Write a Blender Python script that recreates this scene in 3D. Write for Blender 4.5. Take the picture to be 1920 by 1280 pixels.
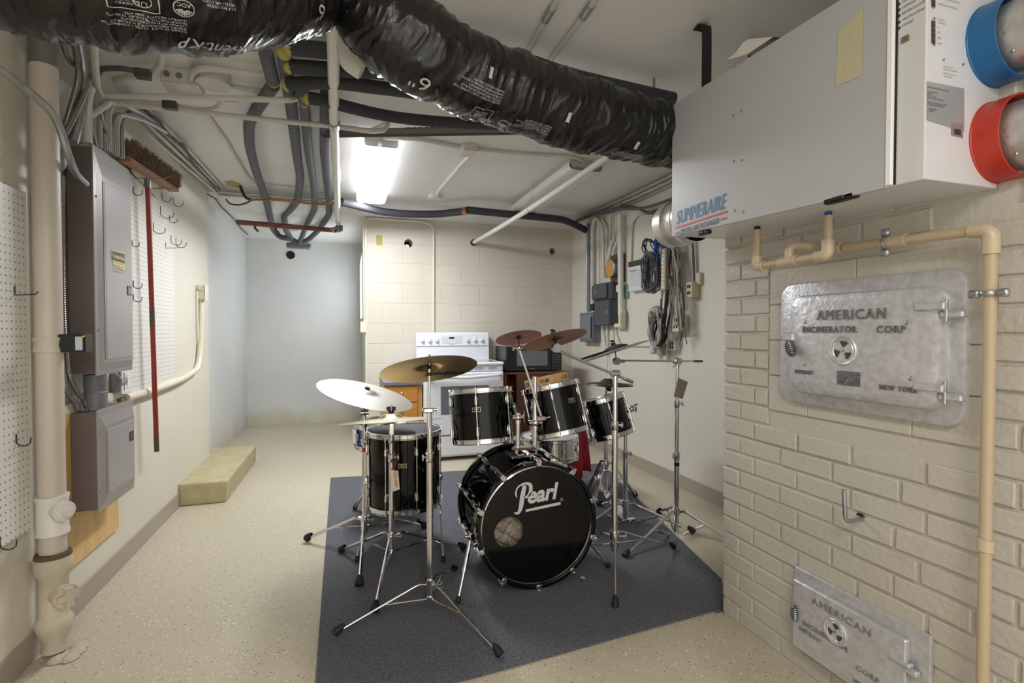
import bpy, math, random
from mathutils import Vector as V, Matrix, noise
random.seed(7)
PI=math.pi
for o in list(bpy.data.objects): bpy.data.objects.remove(o)
S=bpy.context.scene; COL=S.collection
# ---------------------------------------------------------------- camera
FPX=960.; EYE=1.2; YAW=math.atan(310/FPX); PIT=math.atan(20/FPX)
cam=bpy.data.cameras.new('camera'); cam.sensor_width=36; cam.lens=18; cam.clip_start=.02
camo=bpy.data.objects.new('camera',cam); COL.objects.link(camo)
camo.location=(0,0,EYE); camo.rotation_euler=(PI/2-PIT,0,-YAW); S.camera=camo
# ---------------------------------------------------------------- world, light, exposure
w=bpy.data.worlds.new('world'); S.world=w; w.use_nodes=True
w.node_tree.nodes['Background'].inputs[0].default_value=(1,.975,.94,1)
w.node_tree.nodes['Background'].inputs[1].default_value=1.75
LAMP_ON=4.6; LAMP_W=52
def area(name,loc,rot,sx,sy,power,col):
    l=bpy.data.lights.new(name,'AREA'); l.shape='RECTANGLE'; l.size=sx; l.size_y=sy; l.energy=power; l.color=col
    o=bpy.data.objects.new(name,l); COL.objects.link(o); o.location=loc; o.rotation_euler=rot; return o
area('added_recess_light',(.196,6.35,1.7),(0,-PI/2,0),.70,.98,15,(.90,.95,1))  # added cool light that brightens the recess; no source is in view
area('rear_ceiling_light',(0.1,-0.75,2.36),(0,0,0),.3,1.2,36,(1,.94,.86))
S.view_settings.view_transform='Standard'; S.view_settings.look='None'; S.view_settings.gamma=1
S.view_settings.exposure=0.05
# ---------------------------------------------------------------- measuring: photo pixel + known plane -> point in the room
_F=V((math.sin(YAW)*math.cos(PIT),math.cos(YAW)*math.cos(PIT),-math.sin(PIT)))
_R=V((math.cos(YAW),-math.sin(YAW),0)); _U=_R.cross(_F)
def P(u,v,x=None,y=None,z=None,d=None):
    r=_F+_R*((u-960)/FPX)+_U*((640-v)/FPX)
    k=x/r.x if x is not None else y/r.y if y is not None else (z-EYE)/r.z if z is not None else d
    q=r*k; return V((q.x,q.y,q.z+EYE))
def Z(x,y,v):
    t=(640-v)/FPX; b=V((x,y,0)); return EYE+(t*_F.dot(b)-_U.dot(b))/(_U.z-t*_F.z)
def Qp(p):
    w=V((p[0],p[1],p[2]-EYE)); c=w.dot(_F); return (960+FPX*w.dot(_R)/c,640-FPX*w.dot(_U)/c)
def pts(l,**k): return [P(a[0],a[1],**k) for a in l]
# ---------------------------------------------------------------- materials
def hx(h):
    h=h.lstrip('#'); c=[int(h[i:i+2],16)/255 for i in(0,2,4)]
    return tuple([x/12.92 if x<.04045 else ((x+.055)/1.055)**2.4 for x in c]+[1])
_mc={}
def mat(name,col,rough=.5,metal=0,nz=None,bump=None,coat=0,world=False,emit=None,spec=None,alpha=None,stretch=None,col2=None,detail=4):
    if name in _mc: return _mc[name]
    m=bpy.data.materials.new(name); m.use_nodes=True; _mc[name]=m; T=m.node_tree; N=T.nodes; L=T.links
    b=N['Principled BSDF']; c=hx(col) if isinstance(col,str) else col
    b.inputs['Base Color'].default_value=c; b.inputs['Roughness'].default_value=rough; b.inputs['Metallic'].default_value=metal
    if coat: b.inputs['Coat Weight'].default_value=coat; b.inputs['Coat Roughness'].default_value=.05
    if spec is not None: b.inputs['Specular IOR Level'].default_value=spec
    if emit: b.inputs['Emission Color'].default_value=hx(emit[0]); b.inputs['Emission Strength'].default_value=emit[1]
    if alpha is not None: b.inputs['Alpha'].default_value=alpha
    src=None
    def coord():
        nonlocal src
        if src is None:
            if world: src=N.new('ShaderNodeNewGeometry').outputs['Position']
            else: src=N.new('ShaderNodeTexCoord').outputs['Object']
            if stretch:
                mp=N.new('ShaderNodeMapping'); mp.inputs['Scale'].default_value=stretch; L.new(src,mp.inputs['Vector']); src=mp.outputs[0]
        return src
    if nz or col2:
        n=N.new('ShaderNodeTexNoise'); n.inputs['Scale'].default_value=nz[0]; n.inputs['Detail'].default_value=detail; L.new(coord(),n.inputs['Vector'])
        r=N.new('ShaderNodeValToRGB'); L.new(n.outputs['Fac'],r.inputs['Fac'])
        a=nz[1]; r.color_ramp.elements[0].position=.3; r.color_ramp.elements[1].position=.7
        r.color_ramp.elements[0].color=(tuple(x*(1-a) for x in c[:3])+(1,)) if not col2 else hx(col2)
        r.color_ramp.elements[1].color=(tuple(min(1,x*(1+a)) for x in c[:3])+(1,)) if not col2 else c
        L.new(r.outputs[0],b.inputs['Base Color']); m['ramp']=1
    if bump:
        n=N.new('ShaderNodeTexNoise'); n.inputs['Scale'].default_value=bump[0]; n.inputs['Detail'].default_value=5; L.new(coord(),n.inputs['Vector'])
        bp=N.new('ShaderNodeBump'); bp.inputs['Strength'].default_value=bump[1]; bp.inputs['Distance'].default_value=.01
        L.new(n.outputs['Fac'],bp.inputs['Height']); L.new(bp.outputs[0],b.inputs['Normal'])
    return m
def nd(m): return m.node_tree.nodes,m.node_tree.links,m.node_tree.nodes['Principled BSDF']
# ---------------------------------------------------------------- mesh building
WL={}
class MB:
    def __init__(s,M=None): s.v=[];s.f=[];s.sm=[];s.M=M
    def add(s,vs,fs,smooth=False,M=None):
        n=len(s.v); M=M or s.M
        s.v+=[M@V(p) for p in vs] if M else [V(p) for p in vs]
        s.f+=[tuple(i+n for i in f) for f in fs]; s.sm+=[smooth]*len(fs); return s
    def box(s,a,b,bev=0,M=None):
        x0,x1=sorted((a[0],b[0]));y0,y1=sorted((a[1],b[1]));z0,z1=sorted((a[2],b[2]))
        if bev<=0:
            return s.add([(x0,y0,z0),(x1,y0,z0),(x1,y1,z0),(x0,y1,z0),(x0,y0,z1),(x1,y0,z1),(x1,y1,z1),(x0,y1,z1)],
              [(0,3,2,1),(4,5,6,7),(0,1,5,4),(1,2,6,5),(2,3,7,6),(3,0,4,7)],False,M)
        e=min(bev,(x1-x0)/2.01,(y1-y0)/2.01,(z1-z0)/2.01); vs=[];idx={}
        X=(x0,x1);Y=(y0,y1);W=(z0,z1)
        for i in(0,1):
            for j in(0,1):
                for k in(0,1):
                    for ax in range(3):
                        q=[X[i]+(e if i==0 else -e),Y[j]+(e if j==0 else -e),W[k]+(e if k==0 else -e)]
                        q[ax]=(X,Y,W)[ax][(i,j,k)[ax]]; idx[(i,j,k,ax)]=len(vs); vs.append(q)
        fs=[]
        for ax in range(3):
            o=[a for a in range(3) if a!=ax]
            for sd in(0,1):
                q=[]
                for (p,r) in((0,0),(1,0),(1,1),(0,1)):
                    c=[0,0,0];c[ax]=sd;c[o[0]]=p;c[o[1]]=r;q.append(idx[(*c,ax)])
                flip=(sd==0)^(ax==1); fs.append(tuple(q[::-1] if flip else q))
        for ax in range(3):
            o=[a for a in range(3) if a!=ax]
            for p in(0,1):
                for r in(0,1):
                    c0=[0,0,0];c0[o[0]]=p;c0[o[1]]=r;c1=list(c0);c1[ax]=1
                    fs.append((idx[(*c0,o[0])],idx[(*c1,o[0])],idx[(*c1,o[1])],idx[(*c0,o[1])]))
        for i in(0,1):
            for j in(0,1):
                for k in(0,1): fs.append((idx[(i,j,k,0)],idx[(i,j,k,1)],idx[(i,j,k,2)]))
        return s.add(vs,fs,False,M)
    def cyl(s,a,b,r,r2=None,n=16,cap=True,M=None):
        a=V(a);b=V(b);r2=r if r2 is None else r2;d=(b-a).normalized();u=d.orthogonal().normalized();w=d.cross(u);vs=[];fs=[]
        for k in range(n):
            t=2*PI*k/n;q=u*math.cos(t)+w*math.sin(t);vs+= [a+q*r,b+q*r2]
        for k in range(n):
            j=(k+1)%n;fs.append((2*k,2*j,2*j+1,2*k+1))
        s.add(vs,fs,True,M)
        if cap: s.add(vs,[tuple(2*k for k in range(n))[::-1],tuple(2*k+1 for k in range(n))],False,M)
        return s
    def tube(s,p,r,n=10,cap=True,closed=False,M=None,flat=None):
        p=[V(q) for q in p];m=len(p);rr=r if hasattr(r,'__len__') else [r]*m
        t=[((p[min(i+1,m-1)] if not closed else p[(i+1)%m])-(p[max(i-1,0)] if not closed else p[i-1])).normalized() for i in range(m)]
        u=t[0].orthogonal().normalized()
        if flat: u=V(flat)
        vs=[];fs=[]
        for i in range(m):
            u=(u-t[i]*u.dot(t[i])).normalized();w=t[i].cross(u)
            for k in range(n):
                a=2*PI*k/n;vs.append(p[i]+(u*math.cos(a)+w*math.sin(a)*(1 if not flat else .35))*rr[i])
        for i in range(m-1 if not closed else m):
            j=(i+1)%m
            for k in range(n):
                l=(k+1)%n;fs.append((i*n+k,i*n+l,j*n+l,j*n+k))
        s.add(vs,fs,True,M)
        if cap and not closed: s.add(vs,[tuple(range(n))[::-1],tuple(range((m-1)*n,m*n))],False,M)
        return s
    def lathe(s,prof,M=None,n=32,smooth=True,a0=0,a1=2*PI):
        vs=[];fs=[];full=abs(a1-a0-2*PI)<1e-6;k=n if full else n+1
        for (r,z) in prof:
            for i in range(k):
                a=a0+(a1-a0)*i/n;vs.append((r*math.cos(a),r*math.sin(a),z))
        for j in range(len(prof)-1):
            for i in range(n):
                l=(i+1)%k if full else i+1
                fs.append((j*k+i,j*k+l,(j+1)*k+l,(j+1)*k+i))
        return s.add(vs,fs,smooth,M)
    def sph(s,c,r,n=12,sc=(1,1,1),M=None):
        c=V(c);prof=[];vs=[];fs=[];h=n//2
        for j in range(h+1):
            ph=PI*j/h
            for i in range(n):
                a=2*PI*i/n;vs.append(c+V((r*sc[0]*math.sin(ph)*math.cos(a),r*sc[1]*math.sin(ph)*math.sin(a),r*sc[2]*math.cos(ph))))
        for j in range(h):
            for i in range(n):
                l=(i+1)%n;fs.append((j*n+i,(j+1)*n+i,(j+1)*n+l,j*n+l))
        return s.add(vs,fs,True,M)
    def prism(s,poly,z0,z1,M=None):
        n=len(poly);vs=[(a,b,z0) for a,b in poly]+[(a,b,z1) for a,b in poly]
        fs=[tuple(range(n))[::-1],tuple(range(n,2*n))]+[(i,(i+1)%n,n+(i+1)%n,n+i) for i in range(n)]
        return s.add(vs,fs,False,M)
    def build(s,name,m,parent=None,M=None,bev=0,sub=0,autos=False):
        me=bpy.data.meshes.new(name)
        if M is None:
            c=sum(s.v,V())/len(s.v); vs=[q-c for q in s.v]
        else: c=None; vs=s.v
        me.from_pydata([tuple(q) for q in vs],[],s.f); me.update()
        if len(s.v)>0:
            import bmesh
            b=bmesh.new(); b.from_mesh(me); bmesh.ops.remove_doubles(b,verts=b.verts,dist=1e-6); bmesh.ops.recalc_face_normals(b,faces=b.faces)
            for f in b.faces: f.smooth=False
            b.to_mesh(me); b.free()
            if len(me.polygons)==len(s.sm): me.polygons.foreach_set('use_smooth',s.sm)
            elif any(s.sm): me.polygons.foreach_set('use_smooth',[True]*len(me.polygons))
        if any(s.sm): me.set_sharp_from_angle(angle=math.radians(42))
        me.materials.append(m); o=bpy.data.objects.new(name,me); COL.objects.link(o)
        pl=WL.get(parent.name,V()) if parent else V()
        if parent: o.parent=parent
        if M is None: o.location=c-pl; WL[o.name]=c
        else: o.matrix_basis=Matrix.Translation(-pl)@M; WL[o.name]=M.translation.copy()
        if bev:
            md=o.modifiers.new('bevel','BEVEL'); md.width=bev; md.segments=2; md.limit_method='ANGLE'
        if sub: md=o.modifiers.new('sub','SUBSURF'); md.levels=sub; md.render_levels=sub
        return o
def thing(name,label,cat,loc,group=None):
    o=bpy.data.objects.new(name,None); COL.objects.link(o); o.location=loc; o.empty_display_size=.05
    WL[o.name]=V(loc); return tag(o,label,cat,group)
def tag(o,label,cat,group=None):
    o['label']=label; o['category']=cat
    if group: o['group']=group
    return o
def struct(o): o['kind']='structure'; return o
def lab(o,l): o['label']=l; return o
def fr(o,right,up):
    r=V(right).normalized(); u=V(up); n=r.cross(u).normalized(); u=n.cross(r)
    return Matrix(((r.x,u.x,n.x,o[0]),(r.y,u.y,n.y,o[1]),(r.z,u.z,n.z,o[2]),(0,0,0,1)))
def axis(o,d,ref=(1,0,0)):     # local z along d
    d=V(d).normalized(); ref=(0,1,0) if abs(V(ref).normalized().dot(d))>.98 else ref; x=(V(ref)-d*V(ref).dot(d)).normalized(); y=d.cross(x)
    return Matrix(((x.x,y.x,d.x,o[0]),(x.y,y.y,d.y,o[1]),(x.z,y.z,d.z,o[2]),(0,0,0,1)))
def fillet(p,rad=.05,n=5):
    p=[V(q) for q in p]; out=[p[0]]
    for i in range(1,len(p)-1):
        a,b,c=p[i-1],p[i],p[i+1]; r=min(rad,(a-b).length*.45,(c-b).length*.45)
        s=b+(a-b).normalized()*r; e=b+(c-b).normalized()*r
        for k in range(n+1):
            t=k/n; out.append(s*(1-t)**2+b*2*t*(1-t)+e*t*t)
    return out+[p[-1]]
def smooth(p,n=6):
    p=[V(q) for q in p]; q=[p[0]*2-p[1]]+p+[p[-1]*2-p[-2]]; out=[]
    for i in range(1,len(q)-2):
        for k in range(n):
            t=k/n; out.append(.5*((2*q[i])+(q[i+1]-q[i-1])*t+(2*q[i-1]-5*q[i]+4*q[i+1]-q[i+2])*t*t+(3*q[i]-q[i-1]-3*q[i+1]+q[i+2])*t**3))
    return out+[p[-1]]
_tx={}
def text(s,size=1,ext=0,shear=0,off=0,sx=1,align='LEFT',sp=1):
    k=(s,size,ext,shear,off,sx,align,sp)
    if k in _tx: return _tx[k]
    c=bpy.data.curves.new('t','FONT'); c.body=s; c.size=size; c.extrude=ext; c.shear=shear; c.offset=off; c.align_x=align; c.space_character=sp; c.resolution_u=3
    o=bpy.data.objects.new('t',c); COL.objects.link(o)
    me=bpy.data.meshes.new_from_object(o.evaluated_get(bpy.context.evaluated_depsgraph_get()))
    r=([(q.co.x*sx,q.co.y,q.co.z) for q in me.vertices],[tuple(f.vertices) for f in me.polygons])
    bpy.data.objects.remove(o); bpy.data.curves.remove(c); _tx[k]=r; return r
def bold(tv,tf,dx,dy=0,n=3):
    v=[];f=[]
    for k in range(n):
        b=len(v); o=-dx+2*dx*k/(n-1); v+=[(p[0]+o,p[1]+dy*(k-1),p[2]+.00008*k) for p in tv]; f+=[tuple(i+b for i in q) for q in tf]
    return v,f
def ribbon(mb,path,ws,M,h=.001):     # pen stroke of varying width, lying in the frame M
    n=len(path);vs=[];fs=[]
    for i,(x,y) in enumerate(path):
        a=path[max(i-1,0)];b=path[min(i+1,n-1)];d=V((b[0]-a[0],b[1]-a[1])).normalized();w=ws[i]/2
        vs+=[(x-d.y*w,y+d.x*w,h),(x+d.y*w,y-d.x*w,h)]
    for i in range(n-1): fs.append((2*i,2*i+1,2*i+3,2*i+2))
    mb.add(vs,fs,False,M)
def cable(name,label,cat,p,r,m,group=None,n=8,rad=None,parent=None):
    p=fillet(p,rad) if rad else smooth(p)
    o=MB().tube(p,r,n).build(name,m,parent)
    return tag(o,label,cat,group) if not parent else o
# ================================================================ room planes (metres)
XL=-1.10; XR=2.43; YB=5.31; YR=7.15; XB=1.5; YC=1.76; ZC=2.42; YN=-1.6
# ---------------------------------------------------------------- setting materials
def wallmat(name,col,ax=None,bw=.406,bh=.203,ox=0,oz=0,bs=.5,line=.93,nzv=.05,rough=.55,mortar=.006,col2=None,stain=None):
    m=mat(name,col,rough,world=True,nz=(1.3,nzv) ,bump=(55,.12)); N,L,b=nd(m)
    base=b.inputs['Base Color'].links[0].from_socket; pos=N.new('ShaderNodeNewGeometry').outputs['Position']
    if ax is not None:
        sp=N.new('ShaderNodeSeparateXYZ'); L.new(pos,sp.inputs[0]); cb=N.new('ShaderNodeCombineXYZ')
        for i,(so,of) in enumerate(((sp.outputs[ax],ox),(sp.outputs[2],oz))):
            a=N.new('ShaderNodeMath'); a.operation='ADD'; L.new(so,a.inputs[0]); a.inputs[1].default_value=of; L.new(a.outputs[0],cb.inputs[i])
        br=N.new('ShaderNodeTexBrick'); L.new(cb.outputs[0],br.inputs['Vector']); br.inputs['Scale'].default_value=1
        br.inputs['Mortar Size'].default_value=mortar; br.inputs['Mortar Smooth'].default_value=.7; br.inputs['Brick Width'].default_value=bw; br.inputs['Row Height'].default_value=bh
        br.inputs['Color1'].default_value=(1,1,1,1); br.inputs['Color2'].default_value=(.96,.96,.96,1); br.inputs['Mortar'].default_value=(line,line,line,1)
        mx=N.new('ShaderNodeMix'); mx.data_type='RGBA'; mx.blend_type='MULTIPLY'; mx.inputs[0].default_value=1
        L.new(base,mx.inputs[6]); L.new(br.outputs['Color'],mx.inputs[7]); L.new(mx.outputs[2],b.inputs['Base Color']); base=mx.outputs[2]
        iv=N.new('ShaderNodeMath'); iv.operation='SUBTRACT'; iv.inputs[0].default_value=1; L.new(br.outputs['Fac'],iv.inputs[1])
        bp=N.new('ShaderNodeBump'); bp.inputs['Strength'].default_value=bs; bp.inputs['Distance'].default_value=.004; L.new(iv.outputs[0],bp.inputs['Height'])
        L.new(b.inputs['Normal'].links[0].from_socket,bp.inputs['Normal']); L.new(bp.outputs[0],b.inputs['Normal'])
    if stain:   # damp marks low on the wall: colour, centre height, falloff
        sp=N.new('ShaderNodeSeparateXYZ'); L.new(pos,sp.inputs[0]); n=N.new('ShaderNodeTexNoise'); n.inputs['Scale'].default_value=3.5; n.inputs['Detail'].default_value=8; L.new(pos,n.inputs['Vector'])
        mr=N.new('ShaderNodeMapRange'); mr.inputs[1].default_value=stain[1]; mr.inputs[2].default_value=0; L.new(sp.outputs[2],mr.inputs[0])
        mu=N.new('ShaderNodeMath'); mu.operation='MULTIPLY'; L.new(mr.outputs[0],mu.inputs[0]); L.new(n.outputs['Fac'],mu.inputs[1])
        r2=N.new('ShaderNodeValToRGB'); r2.color_ramp.elements[0].position=.22; r2.color_ramp.elements[1].position=.55; L.new(mu.outputs[0],r2.inputs[0])
        mx=N.new('ShaderNodeMix'); mx.data_type='RGBA'; L.new(r2.outputs[0],mx.inputs[0]); L.new(base,mx.inputs[6]); mx.inputs[7].default_value=hx(stain[0]); L.new(mx.outputs[2],b.inputs['Base Color'])
    return m
CREAM='#D6D1C2'
m_left=wallmat('left_wall_paint','#DAD5C6',ax=1,bs=.18,line=.985,ox=.1,oz=.02)
m_plaster=wallmat('plaster_paint','#D3D4D2',stain=('#C6BFA6',.42))
m_block=wallmat('block_wall_paint','#D3CCBE',ax=0,bs=.6,line=.965,ox=-.14,oz=-.056,mortar=.005)
m_right=wallmat('right_wall_paint','#DAD6CA')
m_ceil=mat('ceiling_paint','#E3E2DF',.6,nz=(1.1,.07),bump=(70,.2),world=True)
m_base=mat('baseboard_vinyl','#A79B90',.45)
def floormat():
    m=mat('flecked_epoxy_floor','#BEB59F',.42,world=True,nz=(.9,.05),bump=(30,.06)); N,L,b=nd(m)
    base=b.inputs['Base Color'].links[0].from_socket; pos=N.new('ShaderNodeNewGeometry').outputs['Position']
    for sc,th,cs in((62,.19,None),(120,.21,None)):
        v=N.new('ShaderNodeTexVoronoi'); v.inputs['Scale'].default_value=sc; L.new(pos,v.inputs['Vector'])
        lt=N.new('ShaderNodeMath'); lt.operation='LESS_THAN'; L.new(v.outputs['Distance'],lt.inputs[0]); lt.inputs[1].default_value=th
        sp=N.new('ShaderNodeSeparateXYZ'); L.new(v.outputs['Color'],sp.inputs[0])
        g=N.new('ShaderNodeMath'); g.operation='GREATER_THAN'; L.new(sp.outputs[0],g.inputs[0]); g.inputs[1].default_value=.45
        mu=N.new('ShaderNodeMath'); mu.operation='MULTIPLY'; L.new(lt.outputs[0],mu.inputs[0]); L.new(g.outputs[0],mu.inputs[1])
        r=N.new('ShaderNodeValToRGB'); r.color_ramp.interpolation='CONSTANT'; r.color_ramp.elements[0].color=hx('#EDE8DC'); r.color_ramp.elements[1].position=.55; r.color_ramp.elements[1].color=hx('#5C5548')
        L.new(sp.outputs[1],r.inputs[0]); mx=N.new('ShaderNodeMix'); mx.data_type='RGBA'; L.new(mu.outputs[0],mx.inputs[0]); L.new(base,mx.inputs[6]); L.new(r.outputs[0],mx.inputs[7]); base=mx.outputs[2]
    L.new(base,b.inputs['Base Color']); return m
m_floor=floormat()
m_brick=mat('painted_brick','#BCB7AD',.42,world=True,nz=(2.2,.05),bump=(60,.35))
# ---------------------------------------------------------------- shell
struct(MB().box((-1.4,YN,-.1),(2.7,7.4,0)).build('floor',m_floor))
c=MB(); ys=[(YN,ZC),(4.97,ZC),(4.972,2.387),(5.26,2.335),(7.4,2.355)]
for (y0,z0),(y1,z1) in zip(ys,ys[1:]): c.add([(-1.4,y0,z0),(2.7,y0,z0),(2.7,y1,z1),(-1.4,y1,z1),(-1.4,y0,2.6),(2.7,y0,2.6),(2.7,y1,2.6),(-1.4,y1,2.6)],[(0,1,2,3),(4,7,6,5),(0,3,7,4),(1,5,6,2)])
struct(c.build('ceiling',m_ceil))
wl=MB(); L0=[(XL,YN),(XL,4.86),(-1.155,4.87),(-1.2,YR+.1)]
for i,((x0,y0),(x1,y1)) in enumerate(zip(L0,L0[1:])):
    q=MB() if i==2 else wl
    q.add([(x0,y0,0),(x1,y1,0),(x1,y1,2.45),(x0,y0,2.45),(x0-.3,y0,0),(x1-.3,y1,0),(x1-.3,y1,2.45),(x0-.3,y0,2.45)],[(0,1,2,3),(4,7,6,5),(0,3,7,4),(1,5,6,2),(3,2,6,7)])
    if i==2: struct(q.build('wall_left_plaster',m_plaster))
struct(wl.build('wall_left',m_left))
struct(MB().box((-1.4,YR,0),(.2,YR+.2,2.45)).build('wall_recess',m_plaster))
# block wall with two through holes
def holewall(x0,x1,y0,y1,z0,z1,holes,dep=.18):
    w=MB(); xs=[x0,x1]; zs=[z0,z1]
    for hx_,hz,r in holes: xs+=[hx_-r*1.4,hx_+r*1.4]; zs+=[hz-r*1.4,hz+r*1.4]
    xs=sorted(set(xs)); zs=sorted(set(zs))
    for a,b in zip(xs,xs[1:]):
        for e,f in zip(zs,zs[1:]):
            h=[k for k in holes if a<k[0]<b and e<k[1]<f]
            if not h: w.add([(a,y0,e),(b,y0,e),(b,y0,f),(a,y0,f)],[(0,1,2,3)]); continue
            hx_,hz,r=h[0]; n=32; vs=[]
            for k in range(n):
                t=2*PI*k/n; cx,cz=math.cos(t),math.sin(t); s=min(((b-hx_)if cx>0 else(hx_-a))/max(abs(cx),1e-6),((f-hz)if cz>0 else(hz-e))/max(abs(cz),1e-6))
                vs+=[(hx_+cx*s,y0,hz+cz*s),(hx_+cx*r,y0,hz+cz*r),(hx_+cx*r,y0+dep,hz+cz*r)]
            w.add(vs,[(3*k,3*((k+1)%n),3*((k+1)%n)+1,3*k+1) for k in range(n)]+[(3*k+1,3*((k+1)%n)+1,3*((k+1)%n)+2,3*k+2) for k in range(n)])
            for (cx,cz) in((a,e),(b,e),(b,f),(a,f)):
                w.add([(cx,y0,cz)]+[q for q in vs[::3] if abs(q[0]-cx)<r*.6 and abs(q[2]-cz)<r*.6][:0],[])
            # corner wedges
            ring=[vs[3*k] for k in range(n)]
            for (cx,cz) in((a,e),(b,e),(b,f),(a,f)):
                k=min(range(n),key=lambda i:(ring[i][0]-cx)**2+(ring[i][2]-cz)**2)
                for j in((k-1)%n,(k+1)%n):
                    w.add([(cx,y0,cz),ring[k],ring[j]],[(0,1,2)])
    w.add([(x0,y0,z0),(x0,y1,z0),(x0,y1,z1),(x0,y0,z1),(x1,y0,z0),(x1,y1,z0),(x1,y1,z1),(x1,y0,z1)],[(0,3,2,1),(4,5,6,7),(0,1,5,4),(3,7,6,2)])
    return w
h1=P(766,456,y=YB); h2=P(1036,471,y=YB); h3=P(545,478,y=YR)
m_void=mat('hole_dark','#1B1917',.9); m_steel=mat('dull_steel','#8E9094',.35,.9)
struct(holewall(.2,XR,YB,YB+.2,0,2.45,[(h1.x,h1.z,.043),(h2.x,h2.z,.036)]).build('wall_back',m_block))
struct(MB().box((.2,YB+.181,0),(XR,YB+.2,2.3)).build('wall_back_core',m_void))
struct(MB().box((.2,YB+.2,0),(.35,YR+.2,2.45)).build('wall_recess_right',m_plaster))
struct(MB().box((XR,YN,0),(XR+.2,YB+.2,2.45)).build('wall_right',m_right))
tag(MB().cyl((h1.x-.012,YB+.17,h1.z-.03),(h1.x-.012,YB+.02,h1.z-.03),.022).build('pipe_stub',mat('white_pipe','#DCDAD2',.4)),'white pipe end inside the left round hole in the block wall','pipe')
tag(MB().cyl((h3.x,YR-.004,h3.z),(h3.x,YR-.012,h3.z),.052,n=24).cyl((h3.x,YR-.012,h3.z),(h3.x,YR-.016,h3.z),.034,n=24).build('wall_hole',m_void),'dark round hole high on the recess wall','hole')
# baseboards
struct(MB().box((XL,YN,0),(XL+.009,3.98,.1),.002).build('baseboard_left',m_base))
struct(MB().box((XR-.009,1.8,0),(XR,YB,.1),.002).build('baseboard_right',m_base))
struct(MB().box((.2,YB-.008,0),(XR-.01,YB,.1),.002).build('baseboard_back',m_base))
struct(MB().box((.175,YB-.014,0),(.2,YB+.05,2.33),.003).build('trim_1',mat('cream_trim','#D8D3C2',.45)))
struct(MB().box((XL,2.338,0.1),(XL+.018,2.362,2.42),.002).build('trim_2',mat('white_trim','#DAD8D0',.45)))
# ---------------------------------------------------------------- incinerator chimney of painted brick
wb=MB(); CH=.0692; z=0.015; row=0
py0,py1,pz0,pz1=.845,1.522,.905,1.425
wb.box((XB+.007,YN,0),(XR-.001,YC-.006,1.5)); wb.box((XB+.007,.79,1.5),(XR-.001,YC-.006,2.14)); wb.box((XB+.16,YN,1.5),(XR-.001,.79,2.14))
rb=random.Random(3)
def brick(mb,y0,y1,z0,z1,d):
    # front slab with rounded rim, slight wobble
    j=lambda:rb.uniform(-.0018,.0018); i=.0035; xx=XB+.008
    a=[(xx,y0,z0),(xx,y1,z0),(xx,y1,z1),(xx,y0,z1)]
    b=[(XB+.008-d*.75,y0+.0012,z0+.0012),(XB+.008-d*.75,y1-.0012,z0+.0012),(XB+.008-d*.75,y1-.0012,z1-.0012),(XB+.008-d*.75,y0+.0012,z1-.0012)]
    t=[(XB+.008-d+j()*.5,y0+i,z0+i),(XB+.008-d+j()*.5,y1-i,z0+i),(XB+.008-d+j()*.5,y1-i,z1-i),(XB+.008-d+j()*.5,y0+i,z1-i)]
    w=[(p[0],p[1]+j(),p[2]+j()) for p in b]
    mb.add(a+w+t,[(8,9,10,11)]+[(k,(k+1)%4,4+(k+1)%4,4+k) for k in range(4)]+[(4+k,4+(k+1)%4,8+(k+1)%4,8+k) for k in range(4)],False)
while z<2.14-CH:
    off=(.095,.172,.05,.14)[row%4] if row%2 else (.095,.06)[row%3==0]
    off=.095 if row%2==0 else .172
    y=YC; first=True
    while y>.0-.9:
        ln=off if first else .208+rb.uniform(-.012,.012); first=False
        ya,yb=y-ln+.009,y; d=rb.uniform(.007,.0115)
        if z<.3: d*=.55
        segs=[(ya,yb)]
        if z+CH>1.5 and ya<.79: y-=ln; continue
        if z+CH>pz0 and z<pz1:
            if ya<py1 and yb>py0:
                segs=[]
                if yb>py1+.02: segs.append((py1+.006,yb))
                if ya<py0-.02: segs.append((ya,py0-.006))
        for a,b in segs:
            if b-a>.02: brick(wb,a,b,z+.0045,z+CH-.0045,d)
        y-=ln
    z+=CH; row+=1
# smooth rendered patch of larger blocks round the loading door
zz=pz0
for i,h in enumerate((.13,.13,.13,.13)):
    yy=py1; k=0
    while yy>py0+.01:
        l=min(yy-py0,(.17 if (i%2==0 and k==0) else .34)); wb.box((XB-.002,yy-l+.0015,zz+.0015),(XB+.008,yy,zz+h-.001),.003); yy-=l; k+=1
    zz+=h
struct(wb.build('wall_chimney',m_brick))
# ---------------------------------------------------------------- things by section follow
# ---------------------------------------------------------------- common materials
m_white=mat('white_pipe','#DCDAD2',.4); m_cond=mat('painted_conduit','#CDCAC1',.38,nz=(9,.06)); m_galv=mat('galvanised','#A8AAAD',.3,.85,nz=(30,.15)); m_chrome=mat('chrome','#DADADC',.09,1)
m_blackp=mat('black_plastic','#1A1A1C',.4); m_rubber=mat('black_rubber','#161617',.6); m_foam=mat('grey_foam','#62656B',.85,nz=(60,.12),bump=(140,.25)); m_foamd=mat('dark_foam','#3C3D42',.8,nz=(60,.12),bump=(140,.25))
m_copper=mat('copper','#9A6A48',.35,.8); m_rust=mat('rusty_pipe','#7A4A38',.6,.2,nz=(14,.3)); m_grey=mat('panel_grey','#9A9592',.38,.1); m_brown=mat('panel_side','#6E6260',.45,nz=(3,.08)); m_flex=mat('armoured_cable','#9A9896',.28,.9)
m_cream=mat('cream_plastic','#DBD5C0',.4); m_yellow=mat('yellow_insulation','#B8AC62',.9); m_dkcable=mat('grey_cable','#55555A',.5); m_beigebox=mat('painted_box','#CAC6BC',.45)
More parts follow.
